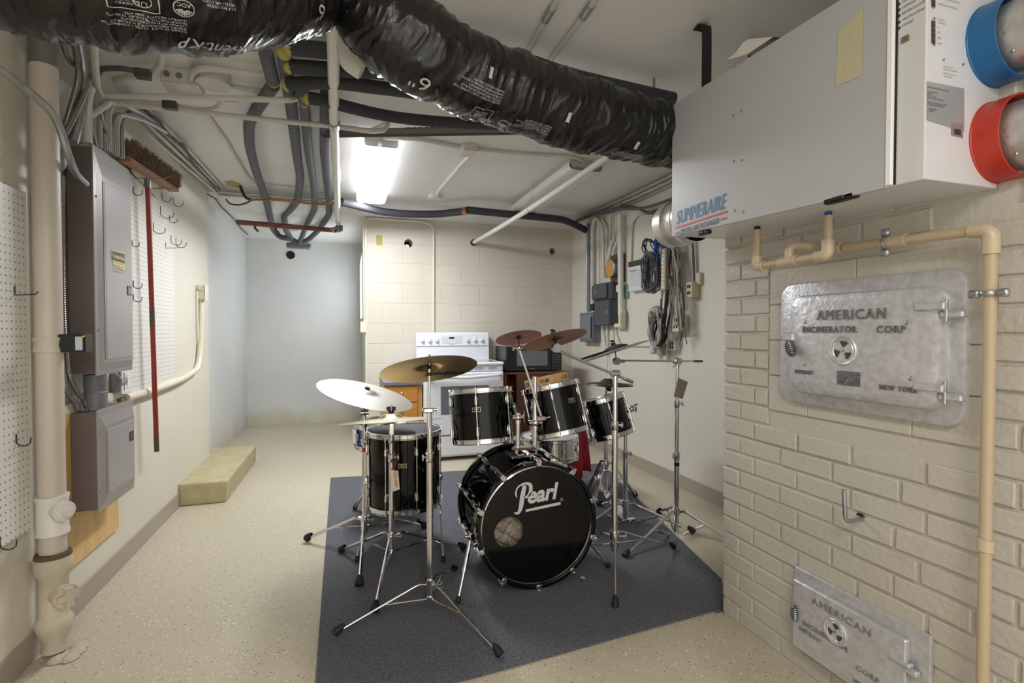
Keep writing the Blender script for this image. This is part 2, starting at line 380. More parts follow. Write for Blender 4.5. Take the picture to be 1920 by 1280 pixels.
m_screw=mat('screw_steel','#B5B5B8',.25,.9); m_wood=mat('light_wood','#C9A066',.55,stretch=(3,3,22),nz=(4,.12))
m_ink=mat('print_white','#B9B9BC',.5); m_inkd=mat('print_dark','#3A3A3C',.5)
# ---------------------------------------------------------------- lamps
def lamp(name,label,c,wid,ln,zb,on):
    x,y=c; t=thing(name,label,'ceiling light',(x,y,ZC))
    h=MB(); h.prism([(-wid/2+.012,ZC),(-wid/2+.03,zb+.028),(wid/2-.03,zb+.028),(wid/2-.012,ZC)],-ln/2+.01,ln/2-.01,Matrix(((1,0,0,x),(0,0,1,y),(0,1,0,0),(0,0,0,1))))
    h.build('housing',mat('lamp_housing','#B8B7B0',.5),t)
    n=14; pr=[]
    for k in range(n+1):
        a=PI*k/n; pr.append((-wid/2*math.copysign(abs(math.cos(a))**.35,math.cos(a)),zb+.05-.05*math.sin(a)**.5))
    inner=[(p[0]*.97,p[1]+.004) for p in pr][::-1]
    L=MB().prism(pr+inner,-ln/2,ln/2,Matrix(((1,0,0,x),(0,0,1,y),(0,1,0,0),(0,0,0,1))))
    L.build('lens',mat('lit_diffuser','#F4F6FA',.4,emit=('#F1F4FF',LAMP_ON)) if on else mat('unlit_diffuser','#E6E7E3',.25),t)
    for s in(-1,1):
      e=MB(); e.prism([(-wid/2+.03,zb+.012),(-wid/2+.02,ZC-.045),(-wid/2+.05,ZC-.004),(wid/2-.05,ZC-.004),(wid/2-.02,ZC-.045),(wid/2-.03,zb+.012)],s*(ln/2-.02),s*(ln/2-.012),Matrix(((1,0,0,x),(0,0,1,y),(0,1,0,0),(0,0,0,1))))
      e.build('end_plate',mat('lamp_end','#8E8D86',.5),t)
    if on:
        l=area('lamp_light',(x,y,zb-.004),(0,0,0),wid*.8,ln*.94,LAMP_W,(.95,.97,1)); l.parent=t; l.location=(0,0,zb-.004-ZC)
    return t
lamp('ceiling_light','lit fluorescent ceiling light with white wraparound lens left of the surface box','x' and (.215,4.03),.25,1.45,2.335,True)
lamp('ceiling_light','unlit white fluorescent ceiling light behind the slanting white tube',(1.63,4.02),.27,1.38,2.335,False)
# ---------------------------------------------------------------- flexible ducts
def duct(name,label,path,rad,seed,texts,m):
    n=520; K=84; p=smooth(path,60); L=[0]
    for a,b in zip(p,p[1:]): L.append(L[-1]+(b-a).length)
    T=L[-1]; C=[];Rr=[];j=0
    for i in range(n):
        s=T*i/(n-1)
        while j<len(L)-2 and L[j+1]<s: j+=1
        f=(s-L[j])/(L[j+1]-L[j]); C.append(p[j].lerp(p[j+1],f)); Rr.append(rad(s/T))
    tn=[(C[min(i+1,n-1)]-C[max(i-1,0)]).normalized() for i in range(n)]
    frm=[]
    for i in range(n):
        u=(V((0,0,-1))-tn[i]*(-tn[i].z)).normalized(); frm.append((u,tn[i].cross(u)))     # angle 0 = underneath
    def disp(s,a):
        x=s*T; c,si=math.cos(a),math.sin(a)
        tw=x+.05*noise.noise(V((c*1.2,si*1.2,x*3+seed)))+.035*a_s(a)
        r1=1-abs(noise.noise(V((tw*26,c*1.1+seed,si*1.1))))*2
        r2=1-abs(noise.noise(V((tw*60+5,c*2.2,si*2.2+seed))))*2
        b=math.sin(x*2*PI/.17+seed)*.004+noise.noise(V((x*4,c*.9,si*.9+seed)))*.014
        return .0065*max(r1,0)**3+.0022*max(r2,0)**2+b
    def a_s(a): return math.sin(a+1)
    vs=[];fs=[]
    for i in range(n):
        u,w_=frm[i]
        for k in range(K):
            a=2*PI*k/K; r=Rr[i]*(1+0)+disp(i/(n-1),a)*min(1,Rr[i]/.08); vs.append(C[i]+(u*math.cos(a)+w_*math.sin(a))*r)
    for i in range(n-1):
        for k in range(K): fs.append((i*K+k,i*K+(k+1)%K,(i+1)*K+(k+1)%K,(i+1)*K+k))
    t=thing(name,label,'duct',C[n//2])
    g=MB(); g.add(vs,fs,True); g.add([vs[k] for k in range(K)]+[vs[(n-1)*K+k] for k in range(K)],[tuple(range(K))[::-1],tuple(range(K,2*K))]); g.build('duct_sleeve',m,t)
    us=[Qp(c)[0] if (c-V((0,0,EYE))).dot(_F)>.2 else -9e9 for c in C]
    def at(s,a,o=.0045):
        f=max(0,min(.9999,s/T))*(n-1); i=int(f); q=C[i].lerp(C[min(i+1,n-1)],f-i); u,w_=frm[i]; r=Rr[i]+disp(s/T,a)+o
        return q+(u*math.cos(a)+w_*math.sin(a))*r
    for (st,sz,u0,a0,kw) in texts:
        if isinstance(st,str): tv,tf=text(st,sz,**kw)
        else: tv,tf=st
        s0=T*min(range(n),key=lambda i:abs(us[i]-u0))/(n-1)
        MB().add([at(s0-q[0],a0+q[1]/.125) for q in tv],tf).build('printed_marking',m_ink,t)
    return t,at,T
def ring(r,wd,n=28,cx=0,cy=0):
    return [(cx+math.cos(2*PI*k/n)*(r+(wd if j else 0)),cy+math.sin(2*PI*k/n)*(r+(wd if j else 0)),0) for k in range(n) for j in(0,1)],[(2*k,2*((k+1)%n),2*((k+1)%n)+1,2*k+1) for k in range(n)]
def frame_(w_,h_,t=.0016):
    v=[];f=[]
    for (x0,y0,x1,y1) in((0,0,w_,t),(0,h_-t,w_,h_),(0,0,t,h_),(w_-t,0,w_,h_)):
        m_=max(1,int(max(x1-x0,y1-y0)/.008)); hor=x1-x0>y1-y0
        for k in range(m_):
            a=k/m_;b=(k+1)/m_;b0=len(v)
            if hor: v+=[(x0+(x1-x0)*a,y0,0),(x0+(x1-x0)*b,y0,0),(x0+(x1-x0)*b,y1,0),(x0+(x1-x0)*a,y1,0)]
            else: v+=[(x0,y0+(y1-y0)*a,0),(x1,y0+(y1-y0)*a,0),(x1,y0+(y1-y0)*b,0),(x0,y0+(y1-y0)*b,0)]
            f.append((b0,b0+1,b0+2,b0+3))
    return v,f
def sunburst(r=.016):
    v,f=ring(r,.0018)
    for k in range(9):
        a=PI*.12+PI*.76*k/8;b0=len(v);c,s=math.cos(a),math.sin(a)
        v+=[(c*r*.25-s*.0007,s*r*.25+c*.0007,0),(c*r*.25+s*.0007,s*r*.25-c*.0007,0),(c*r*.9+s*.0012,s*r*.9-c*.0012,0),(c*r*.9-s*.0012,s*r*.9+c*.0012,0)];f.append((b0,b0+1,b0+2,b0+3))
    return v,f
m_duct=mat('black_duct_film','#141213',.27,spec=.5,bump=(30,.3),stretch=(1,1,1)); 
SM='FLEXIBLE AIR DUCT  CLASS 1 CONNECTOR\nTHERMAL PERFORMANCE R VALUE 6.0\nCOMPLIES WITH REQUIREMENTS\nMINIMUM POSITIVE PRESSURE 10 IN WG\nMAXIMUM VELOCITY 5000 FPM'
hang=P(630,-22,d=1.55)
lp=[P(-330,-185,d=1.0),P(-120,-108,d=1.03),P(60,-70,d=1.08),P(250,-38,d=1.16),P(400,-20,d=1.28),P(520,-20,d=1.42),hang]
def lrad(t): return .136 if t<.78 else .136-.085*((t-.78)/.22)**2.2
duct('flexible_duct','black plastic-wrapped flexible duct sagging across the top left corner',lp,lrad,2.,[
 ('flexvent:KP',.036,425,-.30,dict(shear=.3)),('6"',.05,548,-.95,dict()),(frame_(.066,.040),0,266,-.98,{}),('UL',.013,250,-.80,{}),(ring(.010,.0014,cx=.012,cy=.022),0,258,-.98,{}),('CLASSIFIED\nAIR DUCTS\nCONNECTOR',.006,240,-.76,{}),
 (sunburst(.015),0,300,-.80,{}),('ADC',.010,308,-.88,{}),(SM,.0062,303,-.42,{}),('5 PLY POLYESTER\nINSTALL PER CODE',.007,375,-.95,{})],m_duct)
rp=[hang+V((.0,0,0)),P(690,40,d=1.57),P(790,95,d=1.62),P(900,148,d=1.74),P(1010,190,d=1.86),P(1130,228,d=2.0),P(1215,246,d=2.12),P(1262,254,d=2.2),V((1.36,1.80,2.0))]
def rrad(t): return (.055+.075*min(1,t/.13)) if t<.13 else .13-.008*t
_,atR,TR=duct('flexible_duct','black plastic-wrapped flexible duct slanting down to the white air exchanger',rp,rrad,9.,[
 ('flexvent:KP',.05,700,.10,dict(shear=.3)),('6"',.06,808,-.55,dict()),('flexvent:KP',.045,985,.22,dict(shear=.3)),('6"',.05,1118,-.10,dict()),
 (frame_(.075,.045),0,918,-.42,{}),('UL',.016,898,-.2,{}),('CLASSIFIED\nAIR DUCTS\nCONNECTOR',.008,912,-.18,{}),(sunburst(.017),0,945,-.15,{}),(SM,.009,920,-.7,{}),(SM,.008,1020,-.3,{}),(SM,.008,1190,-.1,{}),
 ]+[(([(0,0,0),(.014,0,0),(.014,.03,0),(0,.03,0)],[(0,1,2,3)]),0,u,a,{}) for u,a in((888,-1.35),(1040,-1.05),(1168,-.8))],m_duct)
tag(MB().tube(fillet([hang+V((0,.02,-.0)),P(626,-60,d=1.6),P(626,-60,d=1.6)+V((0,0,.2))],.03),.012,8).build('hanger_strap',m_galv),'metal hanger holding both black ducts at their pinched joint','hanger')
# ---------------------------------------------------------------- air exchanger (slightly out of level)
def zt(y,z): return z-.036*(YC-y)
X0,X1,Y0,Y1=1.243,1.5,.825,1.756; ZB_,ZT_=1.578,2.09
t=thing('air_exchanger','large white central air exchanger cabinet hung high on the painted brick','air exchanger',(1.38,1.28,1.578))
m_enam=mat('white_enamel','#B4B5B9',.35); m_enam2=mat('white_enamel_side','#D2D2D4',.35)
def tb(x0,x1,y0,y1,z0,z1):
    return [(x0,y0,zt(y0,z0)),(x1,y0,zt(y0,z0)),(x1,y1,zt(y1,z0)),(x0,y1,zt(y1,z0)),(x0,y0,zt(y0,z1)),(x1,y0,zt(y0,z1)),(x1,y1,zt(y1,z1)),(x0,y1,zt(y1,z1))]
BF=[(0,3,2,1),(4,5,6,7),(0,1,5,4),(1,2,6,5),(2,3,7,6),(3,0,4,7)]
MB().add(tb(X0+.006,X1,Y0,Y1,ZB_,ZT_),BF).build('cabinet',m_enam2,t,bev=.003)
yd=P(1664,340,x=X0).y
dr=MB().add(tb(X0-.006,X0+.0055,yd,Y1+.002,ZB_-.003,ZT_+.004),BF).build('front_panel',m_enam,t,bev=.002)
lab(MB().add(tb(X0-.009,X0+.005,yd-.012,yd-.001,ZB_+.002,ZT_),BF).build('edge_strip',mat('white_strip','#F2F2F2',.3),t),'bright white vertical edge strip')
MB().add(tb(X0+.002,X0+.0055,yd-.016,yd-.0125,ZB_+.002,ZT_),BF).build('gasket',m_void,t)
def onf(u,v): return P(u,v,x=X0-.0068)
for (u,v) in((1376,216),(1391,208),(1376,303),(1391,301),(1377,395),(1393,397),(1377,125),(1391,115)):
    q=onf(u,v); MB().sph(q,.0052,10,(.5,1,1)).build('screw',m_galv,t)
q0=onf(1268,421); rt=(onf(1362,390)-q0); rt.normalize(); Fm=fr(q0+V((-.0012,0,0)),rt,(0,0,1))
wid=(onf(1362,390)-q0).length
mb=MB(); tv,tf=text('SUMMERAIRE',.082,0,.25,0,1,'LEFT',1.1); xm=max(p[0] for p in tv); mb.add(*bold([(p[0]*wid/xm,p[1]*.9,0) for p in tv],tf,.0011,.0002,3),False,Fm); blue=mat('logo_blue','#1677A8',.4); mb.build('logo_lettering',blue,t)
tv,tf=text('CENTRAL AIR EXCHANGER',.03,0,.25,0,1,'LEFT',1); xm=max(p[0] for p in tv); w2=wid*.80
mb=MB().add(*bold([(p[0]*w2/xm+.02,p[1]*.95-.044,0) for p in tv],tf,.0005),False,Fm); mb.build('logo_small_lettering',mat('logo_navy','#2A5670',.4),t)
mb=MB()
for (a,b,c_,d_) in((-.004,-.016,wid+.004,-.009),(-.003,-.037,.017,-.031),(w2+.028,-.037,wid+.004,-.031)): mb.add([(a,b,0),(c_,b,0),(c_,d_,0),(a,d_,0)],[(0,1,2,3)],False,Fm)
mb.build('logo_bars',mat('logo_red','#C23A3A',.4),t)
q=[onf(1572,60),onf(1619,15),onf(1617,140),onf(1566,163)]; MB().add([p+V((-.0003,0,0)) for p in q],[(0,1,2,3)]).build('glue_mark',mat('old_glue','#C0BB9C',.5,nz=(40,.06),stretch=(1,3,1)),t)
for (u,v,l) in((1578,372,.09),(1322,436,.05)):
    a=P(u,v,x=X0+.008); MB().box((X0-.006,a.y-l/2,a.z-.008),(X0+.02,a.y+l/2,a.z+.008),.004).box((X0-.009,a.y-l/5,a.z-.005),(X0-.004,a.y+l/5,a.z+.005),.002).build('latch',m_blackp,t)
# near end: labels, switches, collars
def one(u,v,o=.0008): return P(u+7,v,y=Y0-o)
def quad(l,nm,m,par,o=.001): return MB().add([one(u,v,o) for u,v in l],[(0,1,2,3)]).build(nm,m,par)
pl=quad([(1731,225),(1801,247),(1801,166),(1731,152)],'rating_plate',mat('label_grey','#A9AAAD',.35,.3),t)
Fl=fr(one(1732,160,.002),one(1801,175)-one(1731,160),(0,0,1)); mb=MB()
for k,s in enumerate(['SUMMERAIRE HEAT RECOVERY VENTILATOR','','MODEL NUMBER SEP','SERIES 240','VOLTS 120  HZ 60','AMPS 1.9  NON BUS TYPE MOTOR','','CAUTION ELECTRICAL SHOCK HAZARD','DISCONNECT BEFORE SERVICING','','    MANUFACTURED','    CERTIFIED']):
    tv,tf=text(s,.0048) if s else ([],[]); mb.add([(p[0]*.72+.001,p[1]-.0045-.0048*k,0) for p in tv],tf,False,Fl)
mb.build('plate_lettering',m_inkd,pl)
pl=quad([(1777,253),(1799,259),(1799,233),(1777,229)],'seal_label',mat('label_mauve','#8B7F80',.4),t,.0012)
quad([(1783,251),(1795,254),(1795,243),(1783,241)],'seal_mark',m_inkd,pl,.002)
for (v0,v1) in((38,78),(-60,10)):
    pl=quad([(1740,v1+3),(1747,v1+4),(1747,v0+1),(1740,v0)],'terminal_strip',mat('terminal_brown','#4B3331',.5),t,.0015)
    for k in range(4):
        q=one(1743.5,v0+(v1-v0)*(k+.5)/4,.002); MB().cyl(q,q+V((0,-.0015,0)),.0022,n=8).build('terminal_screw',m_screw,pl)
for (u,v) in((1744,35),(1744,84),(1762,112),(1798,121),(1743,14)):
    q=one(u,v); MB().cyl(q,q+V((0,-.002,0)),.0026,n=10).build('screw',m_screw,t)
for (u,v,s,sz) in((1752,-4,'OPTIONAL DEHUMIDISTAT',.006),(1752,8,'SENSING FAN SPEED 230',.006),(1752,37,'FURNACE',.005),(1752,43,'INTERLOCK',.005),(1751,52,'HI',.006),(1751,62,'SET',.006),(1751,72,'MED',.006),(1751,82,'LOW',.006),(1762,125,'AIR VOLUME TO',.0045),(1762,130,'BALANCING DAMPERS',.0045),(1762,138,'DRAIN TO OUTSIDE',.0045),(1762,143,'CONDENSATE',.0045)):
    tv,tf=text(s,sz); MB().add(tv,tf,False,fr(one(u,v,.001),(1,0,0),(0,0,1))).build('printed_note',mat('print_faint','#8E8A86',.5),t)
mb=MB()
for k,v in enumerate((0,12,23,34,46,57)):
    q=P(1686,v-4,x=X0+.0055); mb.cyl(q,q+V((-.001,0,0)),.0034,n=10)
    tv,tf=text(['POWER','CIRCULATION','DEFROST','RECIRCULATE','VENTILATING','STAND'][k],.008); mb.add(tv,tf,False,fr(q+V((-.001,-.007,-.002)),(0,-1,0),(0,0,1)))
mb.build('indicator_lettering',m_inkd,t)
q=P(1698,73,x=X0+.0055); MB().box(q+V((-.003,-.009,-.007)),q+V((0,.009,.007)),.001).build('rocker_switch',mat('switch_olive','#6E6A52',.4),t)
def collar(cu,cv,r,col,nm):
    c=P(cu,cv,y=Y0); M_=axis(c,(0,-1,0)); n_=lab(MB().lathe([(r+.002,0),(r+.002,.002),(r,.004),(r,.055),(r-.005,.055),(r-.006,.006),(r-.018,.003)],M_,56).build('collar',mat(nm,col,.35),t),nm.replace('_',' '))
    return c
cr=collar(1868,268,.096,'#B3301F','red_collar'); cb=collar(1862,88,.096,'#0E5F96','blue_collar')
m_sheet=mat('sheet_metal','#CFCDCA',.36,.8,nz=(40,.06),bump=(90,.15))
for c,l in((cr,'galvanised metal duct entering the red collar of the air exchanger'),(cb,'galvanised metal duct entering the blue collar of the air exchanger')):
    dt=thing('metal_duct',l,'duct',c)
    MB().lathe([(.079,.004),(.079,1.2)],axis(c,(0,-1,0)),48).lathe([(.078,1.2),(.078,.004)],axis(c,(0,-1,0)),48).build('pipe',m_sheet,dt)
    for a in(.9,3.9,5.2):
        q=c+V((math.cos(a)*.08,-.07,math.sin(a)*.08)); MB().sph(q,.004,8).build('screw',m_screw,dt)
c=P(1247,406,y=Y1+.02); dt=thing('metal_duct','short silver round duct at the far end of the air exchanger, above the cable bundle','duct',c+V((.09,0,0)))
cc=V((1.35,Y1,c.z)); MB().lathe([(.094,0),(.094,.045),(.098,.047),(.094,.05),(.094,.10),(.098,.105),(.1,.11),(.094,.115),(.094,.17),(.0,.172)],axis(cc,(0,1,0)),48).build('pipe',m_sheet,dt)
# hanging straps above it and the papers on top
m_strap=mat('strap_black','#1E1A18',.8,bump=(150,.3))
def strap(u,v,u2,v2,label):
    a=P(u,v,z=ZC-.002); b=V((a.x+.0,a.y,zt(a.y,ZT_)+.01)); w_=.022
    pr=[V((a.x,a.y+.045,ZC-.012)),V((a.x,a.y+.02,ZC-.006)),V((a.x,a.y,ZC-.012)),V((a.x,a.y-.012,ZC-.05)),b+V((0,-.012,0))]
    q=smooth(pr,5); mb=MB(); vs=[]
    for p in q: vs+=[p+V((-w_,-.0,0)),p+V((w_,-.0,0)),p+V((w_,.003,.002)),p+V((-w_,.003,.002))]
    fs=[]
    for i in range(len(q)-1):
        for k in range(4): fs.append((4*i+k,4*i+(k+1)%4,4*i+4+(k+1)%4,4*i+4+k))
    fs+=[(0,1,2,3),(4*len(q)-4,4*len(q)-3,4*len(q)-2,4*len(q)-1)]
    return tag(mb.add(vs,fs).build('hanging_strap',m_strap),label,'strap')
strap(1322,42,1300,165,'black webbing strap from the ceiling to the far end of the air exchanger, fully visible')
strap(1408,78,1400,100,'black webbing strap behind the papers on top of the air exchanger, only its top visible')
mb=MB()
for k in range(4):
    fp_=[P(u+3*k,v-2*k,x=X0-.010+.004*k) for u,v in((1362,113),(1380,98),(1393,79),(1418,77),(1441,75),(1402,101))]; bp2=[p+V((.10+.01*k,-.02,.004)) for p in fp_[1:5]]
    for p in bp2: p.z=min(p.z,zt(p.y,ZT_)+.03)
    mb.add(fp_+bp2,[(0,1,5),(1,2,5),(2,3,5),(3,4,5),(1,6,7,2),(2,7,8,3),(3,8,9,4)])
tag(mb.build('papers',mat('paper_white','#D8D6D2',.7)),'loose white papers lying on top of the air exchanger','papers')
# ================================================================ pipes under the ceiling
def foam(name,label,segs,r,m,group=None):
    t=thing(name,label,'pipe',segs[0][0],group)
    for s in segs:
        q=fillet(s,.12,6); MB().tube(q,r,16).build('foam_sleeve',m,t)
    # seam lines between the lengths of foam
    return t
zf=2.33
def seams(t,l,r,m):
    for a,b in l:
        d=(b-a).normalized(); MB().cyl(a-d*.004,a+d*.004,r*1.015,n=16,cap=False).build('seam',m,t)
def ppz(l): return [P(u,v,z=z) for u,v,z in l]
A1=ppz([(497,93,2.33),(512,152,2.33)]); A2=ppz([(512,160,2.33),(480,206,2.33),(466,232,2.34),(468,275,zf),(479,318,zf),(499,374,zf),(505,402,zf),(512,430,2.30),(524,444,2.25),(541,447,2.2)])
t=foam('insulated_pipe','leftmost of the four grey foam-covered pipes running back along the ceiling',[A1,A2],.029,m_foam); seams(t,[(A2[4],A2[5]),(A2[6],A2[7]),(A2[2],A2[3])],.029,m_foamd)
MB().sph(A1[1],.03,12).build('yellow_elbow',m_yellow,t)
B1=ppz([(533,98,2.33),(537,140,2.33),(545,190,2.33),(551,240,zf),(558,300,zf),(563,330,zf),(559,374,zf),(546,392,zf),(532,404,zf),(536,432,2.30),(547,449,2.24),(560,456,2.2)])
t=foam('insulated_pipe','second from the left of the four grey foam-covered pipes running back along the ceiling',[B1],.029,m_foam); seams(t,[(B1[5],B1[6]),(B1[8],B1[9]),(B1[3],B1[4])],.029,m_foamd)
MB().sph(B1[0],.031,12).build('yellow_elbow',m_yellow,t)
C1=ppz([(568,170,2.30),(570,190,2.32),(574,230,zf),(578,280,zf),(588,345,zf),(590,392,zf),(577,418,2.32),(566,444,2.26),(561,456,2.2)])
t=foam('insulated_pipe','third from the left of the four grey foam-covered pipes running back along the ceiling',[C1],.026,m_foam); seams(t,[(C1[4],C1[5]),(C1[5],C1[6]),(C1[2],C1[3])],.026,m_foamd)
MB().sph(C1[1],.029,12).build('yellow_elbow',m_yellow,t)
D1=ppz([(612,168,2.34),(609,230,2.35),(608,285,2.35),(612,330,2.35),(617,375,2.35),(617,402,2.34),(599,430,2.30),(580,448,2.24),(563,457,2.2)])
t=foam('insulated_pipe','rightmost of the four grey foam-covered pipes running back along the ceiling',[D1],.028,m_foam); seams(t,[(D1[3],D1[4]),(D1[5],D1[6]),(D1[1],D1[2])],.028,m_foamd)
e=P(560,460,z=2.18); tag(MB().box(e+V((-.13,-.03,-.035)),e+V((.13,.06,.03)),.012).build('pipe_bracket',m_steel),'grey metal bracket where the four foam pipes gather above the recess','bracket')
for lbl,l,r in (('uppermost dark foam-covered pipe crossing under the ceiling behind the duct joint',[(545,88,2.33),(620,96,2.33),(720,104,2.33),(850,95,2.33),(960,108,2.33),(1070,142,2.33),(1190,170,2.33),(1262,186,2.33)],.032),
    ('second dark foam-covered pipe from the top, crossing under the ceiling below the duct joint',[(545,125,2.30),(625,130,2.3),(700,134,2.3),(780,142,2.3),(880,158,2.3)],.03),
    ('third dark foam-covered pipe from the top, crossing under the ceiling below the duct joint',[(540,158,2.28),(620,154,2.28),(700,163,2.28),(770,172,2.28),(860,186,2.28),(960,215,2.29)],.029),
    ('lowest dark foam-covered pipe sagging under the ceiling from the foam pipes to the duct',[(578,184,2.28),(605,188,2.28),(650,200,2.28),(700,212,2.28),(750,221,2.28),(820,228,2.28),(880,232,2.28),(960,235,2.28)],.028)):
    t=thing('insulated_pipe',lbl,'pipe',P(l[0][0],l[0][1],z=l[0][2])); MB().tube(smooth(ppz(l),5),r,16).build('foam_sleeve',m_foamd,t)
    q=P(l[0][0],l[0][1],z=l[0][2]); MB().sph(q,r*1.02,12).build('yellow_end',m_yellow,t)
l=ppz([(640,378,2.30),(680,388,2.30),(720,397,2.30),(770,401,2.30),(820,401,2.31),(870,396,2.31)]); l2=ppz([(878,394,2.31),(960,402,2.30),(1030,409,2.30),(1062,414,2.30),(1100,432,2.26)])
t=thing('insulated_pipe','long dark foam-covered pipe sagging along the back edge of the ceiling','pipe',l[0]); MB().tube(smooth(l,5),.034,16).build('foam_sleeve',m_foamd,t); MB().tube(smooth(l2,5),.034,16).build('foam_sleeve',m_foamd,t)
MB().cyl(l[-1],l2[0],.0355,n=14).build('copper_joint',m_copper,t)
# white pipe with the valve
a=P(625,30,z=2.27); b=P(626,232,z=2.27); c=P(634,412,z=2.27)
t=thing('white_pipe','thin white pipe running straight back along the ceiling to a small valve','pipe',a)
MB().tube([a,b,c,c+V((.0,.08,-.02))],.024,14).build('pipe',m_white,t)
MB().cyl(b+V((0,-.03,0)),b+V((0,.03,0)),.031,n=14).cyl(b+V((-.05,0,-.01)),b+V((.05,0,-.01)),.004).build('clamp',m_galv,t)
v=c+V((.0,.1,-.05)); vm=MB().cyl(v+V((0,0,.06)),v+V((0,0,-.05)),.018).sph(v,.028).cyl(v,v+V((-.07,-.02,-.03)),.014).cyl(v+V((-.05,-.05,-.04)),v+V((-.05,.05,-.04)),.006).cyl(v+V((.03,0,.02)),v+V((.03,0,-.04)),.012); vv=vm.build('valve',mat('brass_dull','#7F7A68',.4,.7),t)
a=P(443,416,z=2.24); b=P(631,432,z=2.24)
t=thing('rusty_pipe','rust-brown pipe crossing the back of the ceiling to the small valve','pipe',a); MB().tube([a,b],.024,12).build('pipe',m_rust,t)
for u in(478,517):
    q=P(u,419+(u-443)*.085,z=2.24); MB().tube([q+V((0,0,.03)),q+V((.0,.0,-.03)),q+V((.03,0,-.06))],.012,8).build('pipe_hook',m_rust,t)
cable('copper_tube','thin bare copper tube crossing under the four grey foam pipes','pipe',ppz([(470,374,2.26),(520,375,2.26),(560,379,2.26),(600,383,2.26),(618,379,2.26),(630,366,2.27),(636,340,2.27),(636,316,2.3)]),.0085,m_copper)
cable('hanging_cable','dark looping cable from the left wall corner to the copper tube','cable',ppz([(424,374,2.34),(432,382,2.27),(447,384,2.25),(460,381,2.25),(474,374,2.27)]),.007,m_blackp)
cable('hanging_cable','black cable dropping from the stained hole in the ceiling near the left wall','cable',ppz([(450,348,2.38),(455,360,2.33),(462,371,2.28),(476,375,2.27)]),.011,m_blackp)
q=[P(u,v,z=2.4195) for u,v in((421,340),(434,338),(448,343),(455,349),(446,351),(434,347),(426,345))]; tag(MB().add([p for p in q]+[p+V((0,0,-.006)) for p in q],[tuple(range(7,14)),]+[(k,(k+1)%7,7+(k+1)%7,7+k) for k in range(7)]).build('ceiling_patch',m_yellow),'yellowish foam patch on the ceiling where a black cable comes out','patch')
# raceway / conduits along ceiling
def cond(label,l,r=.011,m=None,rad=.05,name='conduit',group=None):
    o=MB().tube(fillet([V(p) for p in l],rad),r,10).build(name,m or m_cond); return tag(o,label,'conduit',group)
c_up=cond('upper painted conduit crossing the ceiling at left, with a rust spot',ppz([(176,30,2.25),(178,120,2.25),(183,165,2.25),(192,179,2.25),(350,182,2.25),(545,188,2.26),(556,184,2.3),(556,170,2.35)]),.013,rad=.06)
cond('lower painted conduit crossing the ceiling from the breaker panels to the white pipe',ppz([(173,225,2.2),(192,200,2.24),(210,193,2.27),(480,222,2.27),(620,236,2.27),(700,246,2.27),(722,243,2.29),(728,232,2.33),(726,222,2.4)]),.013,rad=.06)
lab(MB().cyl(P(420,184.5,z=2.255),P(444,185.3,z=2.256),.0137,n=12,cap=False).build('rust_spot',m_rust,c_up),'rusted length')
a=P(604,256,z=2.31); b=P(990,250,z=2.31); d=(b-a).normalized(); w_=V((-d.y,d.x,0))*.02
st=MB().add([a-w_,a+w_,b+w_,b-w_,a-w_+V((0,0,.035)),a+w_+V((0,0,.035)),b+w_+V((0,0,.035)),b-w_+V((0,0,.035))],[(0,4,7,3),(1,2,6,5),(4,5,6,7),(0,1,5,4),(3,7,6,2)])
t=thing('channel_strut','slotted metal channel crossing the ceiling between the white pipe and the duct','channel',a); st.box((0,0,0),(.001,.001,.001),M=Matrix.Translation(a)) ; st.build('channel',mat('strut_metal','#8C8784',.4,.5),t)
mb=MB(); n=34
for k in range(14,n):
    q=a.lerp(b,(k+.5)/n)-w_+V((0,0,.03))-w_.normalized()*.0008; mb.add([q-d*.012,q+d*.012,q+d*.012+V((0,0,.006)),q-d*.012+V((0,0,.006))],[(0,1,2,3)])
mb.build('slots',m_void,t)
cond('small painted conduit looping along the ceiling under the lowest dark foam pipe',ppz([(630,240,2.39),(660,245,2.39),(690,245,2.39),(715,236,2.39),(728,224,2.39)]),.009)
cond('painted conduit from the lit lamp to the surface box on the ceiling',ppz([(712,270,2.36),(711,263,2.40),(722,259,2.405),(780,260,2.405),(862,276,2.405)]),.013)
cond('painted conduit from the surface box on the ceiling to the unlit lamp',ppz([(888,279,2.405),(960,287,2.405),(1060,293,2.405),(1082,297,2.405),(1093,303,2.405),(1090,312,2.39)]),.011)
def ceilbox(u0,v0,u1,v1,label,h=.05,m=None,knock=False):
    a=P(u0,v0,z=ZC-h); b=P(u1,v1,z=ZC-h); lo=V((min(a.x,b.x),min(a.y,b.y),ZC-h)); hi=V((max(a.x,b.x),max(a.y,b.y),ZC))
    t=thing('junction_box',label,'junction box',V(((lo.x+hi.x)/2,(lo.y+hi.y)/2,ZC))); MB().box(lo,hi,.003).build('box_body',m or m_cond,t); MB().box(V((lo.x-.003,lo.y-.003,ZC-h-.003)),V((hi.x+.003,hi.y+.003,ZC-h)),.001).build('cover',m or m_cond,t)
    if knock:
        for k in range(3): q=V((lo.x+(hi.x-lo.x)*(k+.5)/3,lo.y,ZC-h/2)); MB().cyl(q,q+V((0,-.002,0)),.014,n=14).build('knockout',m_steel,t)
    return t
ceilbox(862,292,895,283,'painted square surface box on the ceiling between the two lamps',.045)
ceilbox(320,177,370,160,'painted square ceiling box with grey knockouts beside the round box',.07,knock=True)
t=thing('junction_box','painted round ceiling box right of the square box with grey knockouts','junction box',P(400,160,z=ZC)); q=P(400,160,z=2.36); MB().cyl(q,q+V((0,0,.06)),.075,n=28).build('box_body',m_cond,t)
cond('thick painted conduit curling from the left ceiling to above the black duct',ppz([(215,150,2.37),(240,143,2.37),(275,141,2.37),(295,130,2.37),(304,114,2.37),(302,98,2.37)]),.016,rad=.12)
